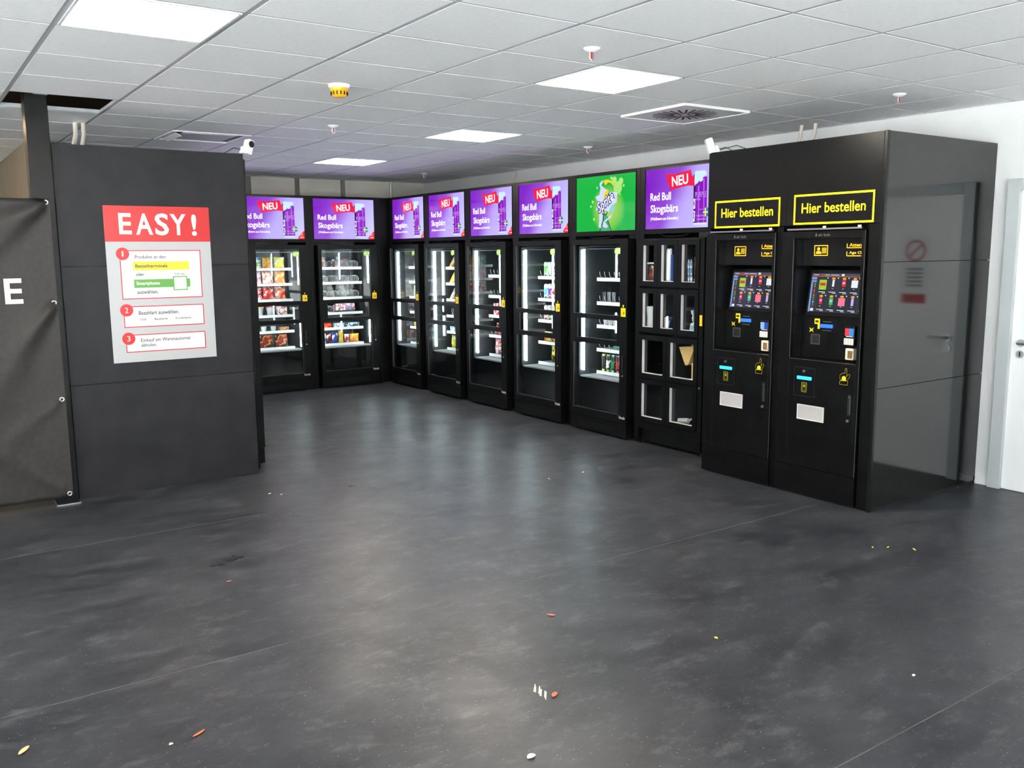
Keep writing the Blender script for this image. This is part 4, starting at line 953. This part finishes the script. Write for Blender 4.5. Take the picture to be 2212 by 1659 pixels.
for u, w, h, c, s in ((.150, .055, .13, (B_, W_), 'blue and white packet at left of bottom shelf'), (.215, .060, .13, (K_, R_, W_), 'black and red packet on bottom shelf'), (.300, .080, .14, (B_, (40, 60, 140), W_), 'blue packet on bottom shelf'),
                      (.383, .065, .16, (Y_, (225, 190, 60), O_), 'tall yellow packet on bottom shelf'), (.460, .065, .11, (R_, W_), 'red and white packet on bottom shelf'), (.565, .130, .11, (O_, (245, 170, 70), Y_), 'wide orange packet on bottom shelf')):
    put('b2', 5, u, 'bag', (w, h, .05), c, 'snack_packet', 'packet', s)
# right-row machines
for u, s in ((.20, 'left'), (.36, 'middle'), (.52, 'right')):
    put('M1', 2, u, 'bag', (.12, .14, .05), ((205, 200, 190), BE, (170, 160, 150)), 'snack_bag', 'snack bag', s + ' pale bag on third shelf')
for u, c, s in ((.19, (Y_, (190, 150, 30), K_), 'yellow crisp bag at left'), (.32, ((120, 90, 40), Y_, R_), 'brown and yellow crisp bag'), (.45, ((70, 60, 130), W_, Y_), 'violet crisp bag'), (.58, ((60, 70, 140), W_, R_), 'dark blue crisp bag')):
    put('M1', 4, u, 'bag', (.125, .155, .05), c, 'crisp_bag', 'snack bag', s + ' on fifth shelf')
put('M1', 5, .50, 'cup', (.034, .065), (W_, W_), 'white_pot', 'pot', 'white pot on bottom shelf', extra=WHITE)
for k, c, s in ((0, (W_, Y_, O_), 'white and yellow sandwich wedge on top shelf'), (1, (Y_, (230, 190, 60), W_), 'yellow sandwich wedge on second shelf'), (2, (W_, (120, 60, 50), BE), 'white and brown sandwich wedge on third shelf')):
    put('M2', k, .17, 'wedge', (.08, .15, .10), c, 'sandwich_pack', 'sandwich', s)
    put('M2', k, .30, 'wedge', (.08, .15, .10), c[::-1], 'sandwich_pack', 'sandwich', 'second ' + s)
put('M2', 4, .19, 'box', (.10, .06, .07), ((90, 190, 220), W_), 'drink_carton', 'carton', 'pale blue carton on fifth shelf')
put('M2', 5, .19, 'bag', (.10, .15, .05), (Y_, (170, 190, 40), W_), 'crisp_bag', 'snack bag', 'yellow and green bag on bottom shelf')
put('M3', 2, .21, 'box', (.09, .13, .06), (R_, W_, (210, 50, 60)), 'milk_carton', 'carton', 'red and white carton on third shelf')
put('M3', 2, .34, 'box', (.09, .13, .06), (W_, R_), 'milk_carton', 'carton', 'white and red carton on third shelf')
put('M3', 3, .165, 'bottle', (.029, .13), (W_, R_), 'yoghurt_bottle', 'bottle', 'white and red bottle on fourth shelf', yoff=0.03)
put('M3', 3, .233, 'bottle', (.029, .13), (W_, (230, 120, 120)), 'yoghurt_bottle', 'bottle', 'white and pink bottle on fourth shelf', yoff=0.03)
put('M3', 4, .22, 'bag', (.13, .17, .06), (W_, R_, (230, 200, 195)), 'snack_bag', 'snack bag', 'white and red bag on bottom shelf')
for k, row in ((0, (((90, 200, 60), 'green'), (W_, 'white'), (K_, 'black'), ((200, 40, 50), 'red'))), (1, (((60, 190, 220), 'cyan'), ((130, 50, 160), 'violet'), (R_, 'red'), (W_, 'white'))), (2, (((215, 50, 60), 'red'), ((60, 190, 90), 'green'), (R_, 'dark red'), (W_, 'silver')))):
    for i, (c, nm) in enumerate(row):
        put('M4', k, .165 + i * .068, 'can', (.029, .150), (c, W_, c, K_), 'drink_can', 'can', '%s slim drink can on %s shelf' % (nm, ('top', 'second', 'third')[k]), yoff=0.014, scale=16)
put('M4', 3, .21, 'bag', (.12, .10, .05), (O_, Y_, W_), 'fruit_gum_bag', 'snack bag', 'orange bag on fourth shelf')
put('M4', 3, .34, 'bag', (.12, .10, .05), ((200, 110, 40), W_), 'fruit_gum_bag', 'snack bag', 'brown and white bag on fourth shelf')
put('M4', 4, .29, 'bag', (.12, .17, .05), (K_, Y_, G_), 'nut_bag', 'snack bag', 'black and yellow bag on bottom shelf', yoff=0.03)
put('M5', 0, .335, 'bag', (.14, .16, .05), ((110, 170, 215), W_, (150, 195, 225)), 'ice_bag', 'snack bag', 'pale blue and white bag on top shelf', yoff=0.10)
for i in range(3): put('M5', 1, .165 + i * .068, 'box', (.055, .095, .06), (K_, (30, 32, 40)), 'black_box', 'box', ('left', 'middle', 'right')[i] + ' black box on second shelf', yoff=0.014)
put('M5', 1, .345, 'bag', (.12, .16, .04), (B_, (40, 110, 180), W_), 'blue_bag', 'snack bag', 'blue bag at back of second shelf', yoff=0.10)
for i, (c, nm) in enumerate((((170, 30, 50), 'dark red'), ((230, 60, 60), 'red and white'), (W_, 'white'))):
    put('M5', 2, .165 + i * .068, 'cup', (.029, .062), (c, W_), 'dessert_pot', 'pot', nm + ' pot on third shelf', yoff=0.014)
put('M5', 3, .30, 'box', (.13, .055, .07), ((30, 170, 90), (20, 130, 70)), 'mint_pack', 'packet', 'green pack on fourth shelf', yoff=0.09)
for i, (c, nm) in enumerate(((K_, 'black and yellow'), ((215, 215, 215), 'silver'), ((30, 120, 60), 'black and green'), ((190, 30, 40), 'red'))):
    put('M5', 4, .160 + i * .068, 'can', (.027, .165), (c, K_, (Y_, G_, (60, 190, 90), R_)[i], W_), 'drink_can', 'can', nm + ' slim can on bottom shelf', scale=16)

# goods in the compartment machine
def in_locker(name, cat, label, lx, ly, lz, mb, m, tilt=0.0, roll=0.0):
    loc = (LK_O[0] + ly, LK_O[1] - lx, lz)
    o = obj(name, mb, m, None, loc); o.rotation_euler = (tilt, roll, R_ROT); return tag(o, label, cat, 'goods in the compartment machine')
in_locker('sausage_pack', 'packet', 'brown pack in the top left compartment', .110, .09, 1.364, bag_mesh(.10, .17, .05), pm(((130, 70, 50), (170, 100, 80), W_)))
in_locker('white_insert', 'shelf board', 'white board in the top left compartment', .150, .17, 1.545, B(-.09, .09, -.12, .12, 0, .015), WHITE)
for dx, nm in ((-.02, 'left'), (.03, 'right')):
    in_locker('candle_stick', 'stick', nm + ' tall white stick in the top middle compartment', .302 + dx * .6, .085, 1.364, MB().lathe([(.014, 0), (.014, .30), (.006, .31)], 12), WHITE)
in_locker('blue_folder', 'folder', 'narrow blue folder in the top middle compartment', .352, .12, 1.364, B(-.012, .012, -.05, .05, 0, .26), mat('folder_blue', srgb(60, 90, 180), .4))
for dx, nm in ((0, 'left'), (.035, 'right')):
    in_locker('pen_pack', 'pen', nm + ' white and blue pen in the top right compartment', .530 + dx * .8, .09, 1.3645, MB().lathe([(.009, 0), (.010, .2), (.004, .22)], 10), pm((W_, (120, 160, 210), W_)), 0, -0.04)
in_locker('brown_pouch', 'pouch', 'brown pouch in the top right compartment', .600, .13, 1.364, bag_mesh(.11, .24, .06), pm(((90, 60, 40), (120, 80, 60), K_)))
in_locker('white_cup', 'cup', 'white cup in the left compartment of second row', .100, .09, .978, MB().lathe([(.035, 0), (.042, .02), (.036, .10), (.045, .19), (.045, .21)], 16), WHITE)
in_locker('white_tube', 'tube', 'short white tube in the middle compartment of second row', .292, .075, .978, MB().lathe([(.016, 0), (.016, .12), (.008, .13)], 12), WHITE)
in_locker('blue_tool', 'tool', 'blue and black tool in the middle compartment of second row', .335, .11, .978, MB().box(-.05, .05, -.03, .03, 0, .04).box(-.04, .045, -.02, .02, .10, .13).box(-.035, -.02, -.015, .015, .04, .10), pm(((60, 80, 130), K_, (120, 140, 180))))
in_locker('blue_card', 'packet', 'pale blue blister pack in the right compartment of second row', .600, .08, .978, MB().box(-.03, .03, -.01, .01, 0, .10).box(.0, .02, -.012, .012, .14, .20).box(.002, .01, -.008, .008, .10, .14), pm(((150, 190, 220), W_, K_)), 0, -0.1)
wb = thing('wooden_box', 'pale wooden wedge-shaped box on a stick in third-row right compartment', 'box', (LK_O[0] + .11, LK_O[1] - .580, .583), R_ROT, 'goods in the compartment machine')
WOOD = noisy('pale_wood', srgb(225, 180, 110), srgb(240, 200, 135), 14, (.5, .6), stretch=(1, 1, 6))
obj('box_body', MB().prism([(-.118, .288), (-.045, .142), (-.012, .150), (.055, .30)], -.05, .05), WOOD, wb)
obj('stick', B(-.010, .010, -.012, .012, 0, .16), WOOD, wb)
obj('clip', MB().box(-.01, .03, -.02, .02, .298, .312), mat('brass_clip', srgb(215, 170, 90), .3, .6), wb)
br = thing('white_brush', 'white cylindrical brush lying in the bottom right compartment', 'brush', (LK_O[0] + .13, LK_O[1] - .462, .236), R_ROT, 'goods in the compartment machine')
obj('brush_head', MB().tube([(-.055, 0, .0), (.04, .02, .012)], .024, 14), WHITE, br)
obj('brush_handle', MB().tube([(.04, .02, .012), (.12, .02, .06)], .007, 8), WHITE, br)

# ------------------------------------------------------------------ ceiling fittings
def sprinkler(x, y, label):
    t = thing('sprinkler', label, 'sprinkler', (x, y, H), 0, 'ceiling sprinklers')
    obj('escutcheon', lambda: MB().lathe([(0.014, -0.018), (0.026, -0.014), (0.040, -0.004), (0.041, 0.0)], 20), WHITE, t, key='sp_e')
    obj('sprinkler_frame', lambda: MB().tube([(0.010, 0, -0.016), (0.012, 0, -0.045), (0.004, 0, -0.056)], 0.0028, 6).tube([(-0.010, 0, -0.016), (-0.012, 0, -0.045), (-0.004, 0, -0.056)], 0.0028, 6), STEEL, t, key='sp_f')
    obj('glass_bulb', lambda: MB().tube([(0, 0, -0.018), (0, 0, -0.050)], 0.0035, 8), mat('red_bulb', srgb(200, 30, 30), 0.2), t, key='sp_b')
    obj('deflector', lambda: MB().lathe([(0.013, -0.060), (0.013, -0.057)], 14), STEEL, t, key='sp_d')
sprinkler(2.206, 0.942, 'white sprinkler with red bulb nearest the viewer'); sprinkler(4.657, 0.874, 'white sprinkler above the order terminals')
sprinkler(2.206, 4.001, 'white sprinkler behind the orange smoke detector'); sprinkler(4.761, 4.069, 'white sprinkler above the green screen'); sprinkler(4.776, 7.207, 'small sprinkler in the far back corner of the ceiling')
sd = thing('smoke_detector', 'orange and white round smoke detector on the ceiling', 'smoke detector', (1.568, 2.450, H))
obj('base_ring', MB().lathe([(0.052, -0.020), (0.060, -0.016), (0.062, 0.0)], 28), WHITE, sd)
obj('sensor_head', MB().lathe([(0.018, -0.072), (0.034, -0.070), (0.045, -0.058), (0.050, -0.036), (0.054, -0.030), (0.054, -0.0202)], 28), ORANGE, sd)
for k in range(14):
    a = 2 * PI * k / 14
    obj('sensor_slot', lambda: MB().box(0.0460, 0.0505, -0.0035, 0.0035, -0.060, -0.040), DEEP, sd, rot=(0, 0, a), key='sd_slot')
af = thing('air_diffuser', 'square white ceiling diffuser with round swirl of black slots', 'air vent', (6.5 * TX, 3.52 * TY, H - 0.012))
h = 0.312
obj('face_plate', B(-h, h, -h, h, 0, 0.004), mat('diffuser_grey', (0.74, 0.73, 0.72), 0.4), af)
obj('rim', MB().box(-h, h, -h - .006, -h, -0.004, 0.016).box(-h, h, h, h + .006, -0.004, 0.016).box(-h - .006, -h, -h - .006, h + .006, -0.004, 0.016).box(h, h + .006, -h - .006, h + .006, -0.004, 0.016), WHITE, af)
for k in range(24):
    a = 2 * PI * k / 24
    obj('slot', lambda: MB().box(0.075, 0.225, -0.0085, 0.0085, -0.0012, 0.0), DEEP, af, rot=(0, 0, a + 0.06), key='af_slot')
for k in range(10):
    a = 2 * PI * k / 10
    obj('slot', lambda: MB().box(0.025, 0.066, -0.005, 0.005, -0.0012, 0.0), DEEP, af, rot=(0, 0, a), key='af_slot2')
ac = thing('ceiling_cassette', 'white ceiling air cassette with one flap hanging open', 'air conditioner', (2 * TX, 8 * TY, H - 0.006))
obj('frame', MB().box(0, TX, 0, .03, 0, .02).box(0, TX, TY - .03, TY, 0, .02).box(0, .03, .03, TY - .03, 0, .02).box(TX - .03, TX, .03, TY - .03, 0, .02), WHITE, ac)
obj('grille', B(.10, TX - .10, .10, TY - .10, .004, .012), mat('cassette_grey', (0.55, 0.55, 0.57), .5), ac)
obj('cavity', B(.03, TX - .03, .03, TY - .03, .013, .02), mat('cassette_dark', (0.12, 0.12, 0.13), .6), ac)
obj('flap', B(0, .05, 0, TY - .2, -.004, 0), WHITE, ac, (.045, .10, .004), rot=(0, 0.5, 0)); obj('flap', B(0, TX - .2, 0, .05, -.004, 0), WHITE, ac, (.10, .045, .004), rot=(0.15, 0, 0))
rc = thing('round_ceiling_lamp', 'small pale round fitting on the far ceiling above the poster wall', 'light fitting', (1.55, 6.35, H))
obj('disc_body', MB().lathe([(0.085, -0.022), (0.10, -0.016), (0.105, 0)], 24), WHITE, rc)
gap = obj('tile_gap_sliver', B(4.96, 5.16, 0.548, 0.562, H - 0.003, H - 0.0005), WHITE, ceiling)

# cameras on the housings
def camera_unit(loc, rot, label):
    t = thing('security_camera', label, 'camera', loc, rot, 'white security cameras')
    obj('bracket', MB().prism([(-0.052, 0.004), (-0.012, 0.004), (0.0, 0.052), (-0.034, 0.056)], -0.018, 0.018), WHITE, t, bevel=0.004)
    hd = obj('camera_head', B(-0.026, 0.026, -0.032, 0.032, -0.055, 0.055), WHITE, t, (0.018, 0, 0.052), bevel=0.010, rot=(0, 0.32, 0))
    obj('lens', MB().tube([(0.0, -0.032, 0.020), (0.0, -0.0345, 0.020)], 0.0235, 20), DEEP, hd)
    obj('sensor_dot', MB().tube([(0.0, -0.032, -0.04), (0.0, -0.0335, -0.04)], 0.004, 10), PRINT_GREY, hd)
    obj('cable', MB().tube([(-0.05, 0.0, 0.03), (-0.09, 0.02, 0.04), (-0.13, 0.05, 0.012), (-0.15, 0.08, -0.005)], 0.003, 6), DEEP, t)
camera_unit((1.535, 4.03, 2.369), 0.35, 'white security camera on the corner of the poster wall')
camera_unit((4.330, 2.125, 2.353), 2.53, 'white security camera on the order terminal housing')
# hoses and cables
def hose(name, label, cat, pts, r, m): return tag(obj(name, MB().tube(pts, r, 8), m), label, cat)
hose('hose', 'left of two pale hoses dropping behind the poster wall', 'hose', [(0.545, 4.83, H), (0.535, 4.78, 2.52), (0.51, 4.72, 2.45), (0.49, 4.66, 2.388)], 0.016, HOSE)
hose('hose', 'right of two pale hoses dropping behind the poster wall', 'hose', [(0.60, 4.83, H), (0.59, 4.78, 2.52), (0.565, 4.72, 2.45), (0.545, 4.66, 2.388)], 0.016, HOSE)
hose('hose', 'left pale hose above the order terminal housing', 'hose', [(5.30, 2.10, H), (5.29, 2.11, 2.52), (5.24, 2.13, 2.42), (5.22, 2.10, 2.353)], 0.014, HOSE)
hose('hose', 'right pale hose above the order terminal housing', 'hose', [(5.31, 1.98, H), (5.30, 1.98, 2.54), (5.25, 1.99, 2.42), (5.22, 1.98, 2.353)], 0.014, HOSE)
hose('wall_conduit', 'thin pale conduit on the right wall above the screens', 'conduit', [(XW - 0.012, 6.35, H), (XW - 0.012, 6.42, 2.45), (XW - 0.012, 6.44, 2.2), (XW - 0.012, 6.44, 1.8)], 0.010, HOSE)
hose('wall_pole', 'bright vertical pole on the back wall near the corner', 'pole', [(5.05, YB - 0.02, 1.7), (5.05, YB - 0.02, H)], 0.014, STEEL)
hose('cable', 'thin dark cable running over the order terminal housing', 'cable', [(4.36, 2.08, 2.375), (4.42, 1.98, 2.40), (4.50, 1.90, 2.356)], 0.003, DEEP)

# ------------------------------------------------------------------ litter and marks on the floor
def leaf(x, y, l, w, rz, col, label, curl=0.35):
    n = 8; vs = []; fs = []
    for i in range(n + 1):
        u = i / n; hw = w / 2 * math.sin(PI * min(1, u * 0.96 + 0.04)) ** 0.7 + 0.0006
        zc = 0.002 + l * curl * 0.35 * (u - 0.5) ** 2 * 2
        vs += [((u - 0.5) * l, -hw, zc + hw * 0.5), ((u - 0.5) * l, 0, zc), ((u - 0.5) * l, hw, zc + hw * 0.5)]
    for i in range(n):
        a = i * 3; fs += [(a, a + 3, a + 4, a + 1), (a + 1, a + 4, a + 5, a + 2)]
    o = obj('dry_leaf', MB().add(vs, fs, True), col, None, (x, y, 0)); o.rotation_euler = (0, 0, rz)
    so = o.modifiers.new('thickness', 'SOLIDIFY'); so.thickness = 0.001
    tag(o, label, 'leaf', 'litter on the floor')
LF1 = mat('leaf_rust', srgb(190, 100, 60), .6); LF2 = mat('leaf_tan', srgb(225, 170, 120), .6); LF3 = mat('leaf_yellow', srgb(225, 205, 110), .6); LF4 = mat('leaf_cream', srgb(235, 230, 190), .6)
leaf(-0.432, 0.725, .055, .018, 0.9, LF2, 'tan dry leaf at the lower left corner of the floor'); leaf(0.081, 0.492, .055, .010, 0.5, LF1, 'slim rusty leaf on the lower left floor')
leaf(1.690, 0.592, .042, .014, 2.2, LF1, 'small rusty leaf in the middle of the floor'); leaf(1.253, -0.008, .040, .018, 0.6, LF1, 'rusty curled leaf beside the white scratch mark')
leaf(0.619, 1.890, .028, .012, 0.2, LF1, 'tiny orange leaf near the dark damp spots'); leaf(2.119, -0.015, .022, .012, 1.4, LF3, 'small yellow leaf at centre right of the floor')
leaf(0.938, -0.294, .035, .022, 0.2, LF4, 'cream flake at the bottom edge of the floor'); leaf(3.870, 0.136, .040, .010, 0.9, LF3, 'yellow flake in front of the glossy side wall')
leaf(3.789, 0.244, .028, .008, 0.2, LF3, 'small yellow flake, middle one before the glossy wall'); leaf(3.720, 0.294, .026, .008, 0.5, LF3, 'small yellow flake, leftmost before the glossy wall')
leaf(-0.016, 0.478, .014, .012, 0.2, LF4, 'tiny white crumb on the lower left floor'); leaf(2.487, -0.700, .020, .010, 0.4, LF4, 'tiny white crumb on the lower right floor')
leaf(3.510, 2.588, .030, .014, 0.5, LF3, 'yellow flake before the right machine row'); leaf(3.184, 2.586, .030, .012, 1.2, LF3, 'dull yellow flake in the middle of the bay floor')
leaf(1.374, 3.412, .026, .012, 0.4, LF4, 'cream crumb in front of the poster wall'); leaf(1.431, 3.341, .022, .012, 0.9, LF4, 'pale crumb beside the poster wall corner')
SCR = mat('scratch_pale', srgb(215, 205, 190), .6); DAMP = mat('damp_spot', (0.02, 0.02, 0.022), .25)
for k in range(7):
    o = obj('scratch_mark', B(-.03 + .004 * (k % 3), .03 - .006 * (k % 2), -.002, .002, 0.0, 0.0006), SCR, floor, (1.225 + 0.005 * math.sin(k * 2.1), 0.01 + k * 0.012, 0)); o.rotation_euler = (0, 0, 0.9 + 0.05 * math.sin(k * 3))
for x, y, r in ((.731, 2.210, .022), (.78, 2.225, .016), (.66, 2.17, .014), (.62, 2.175, .010), (.76, 2.26, .010), (1.918, 3.274, .012), (1.94, 3.26, .008), (.70, 2.23, .007)):
    obj('damp_spot', MB().add([(r * 1.5 * math.cos(a * PI / 6) * (1 + .2 * math.sin(a * 2.3)), r * math.sin(a * PI / 6), 0.0005) for a in range(12)], [tuple(range(12))]), DAMP, floor, (x, y, 0))
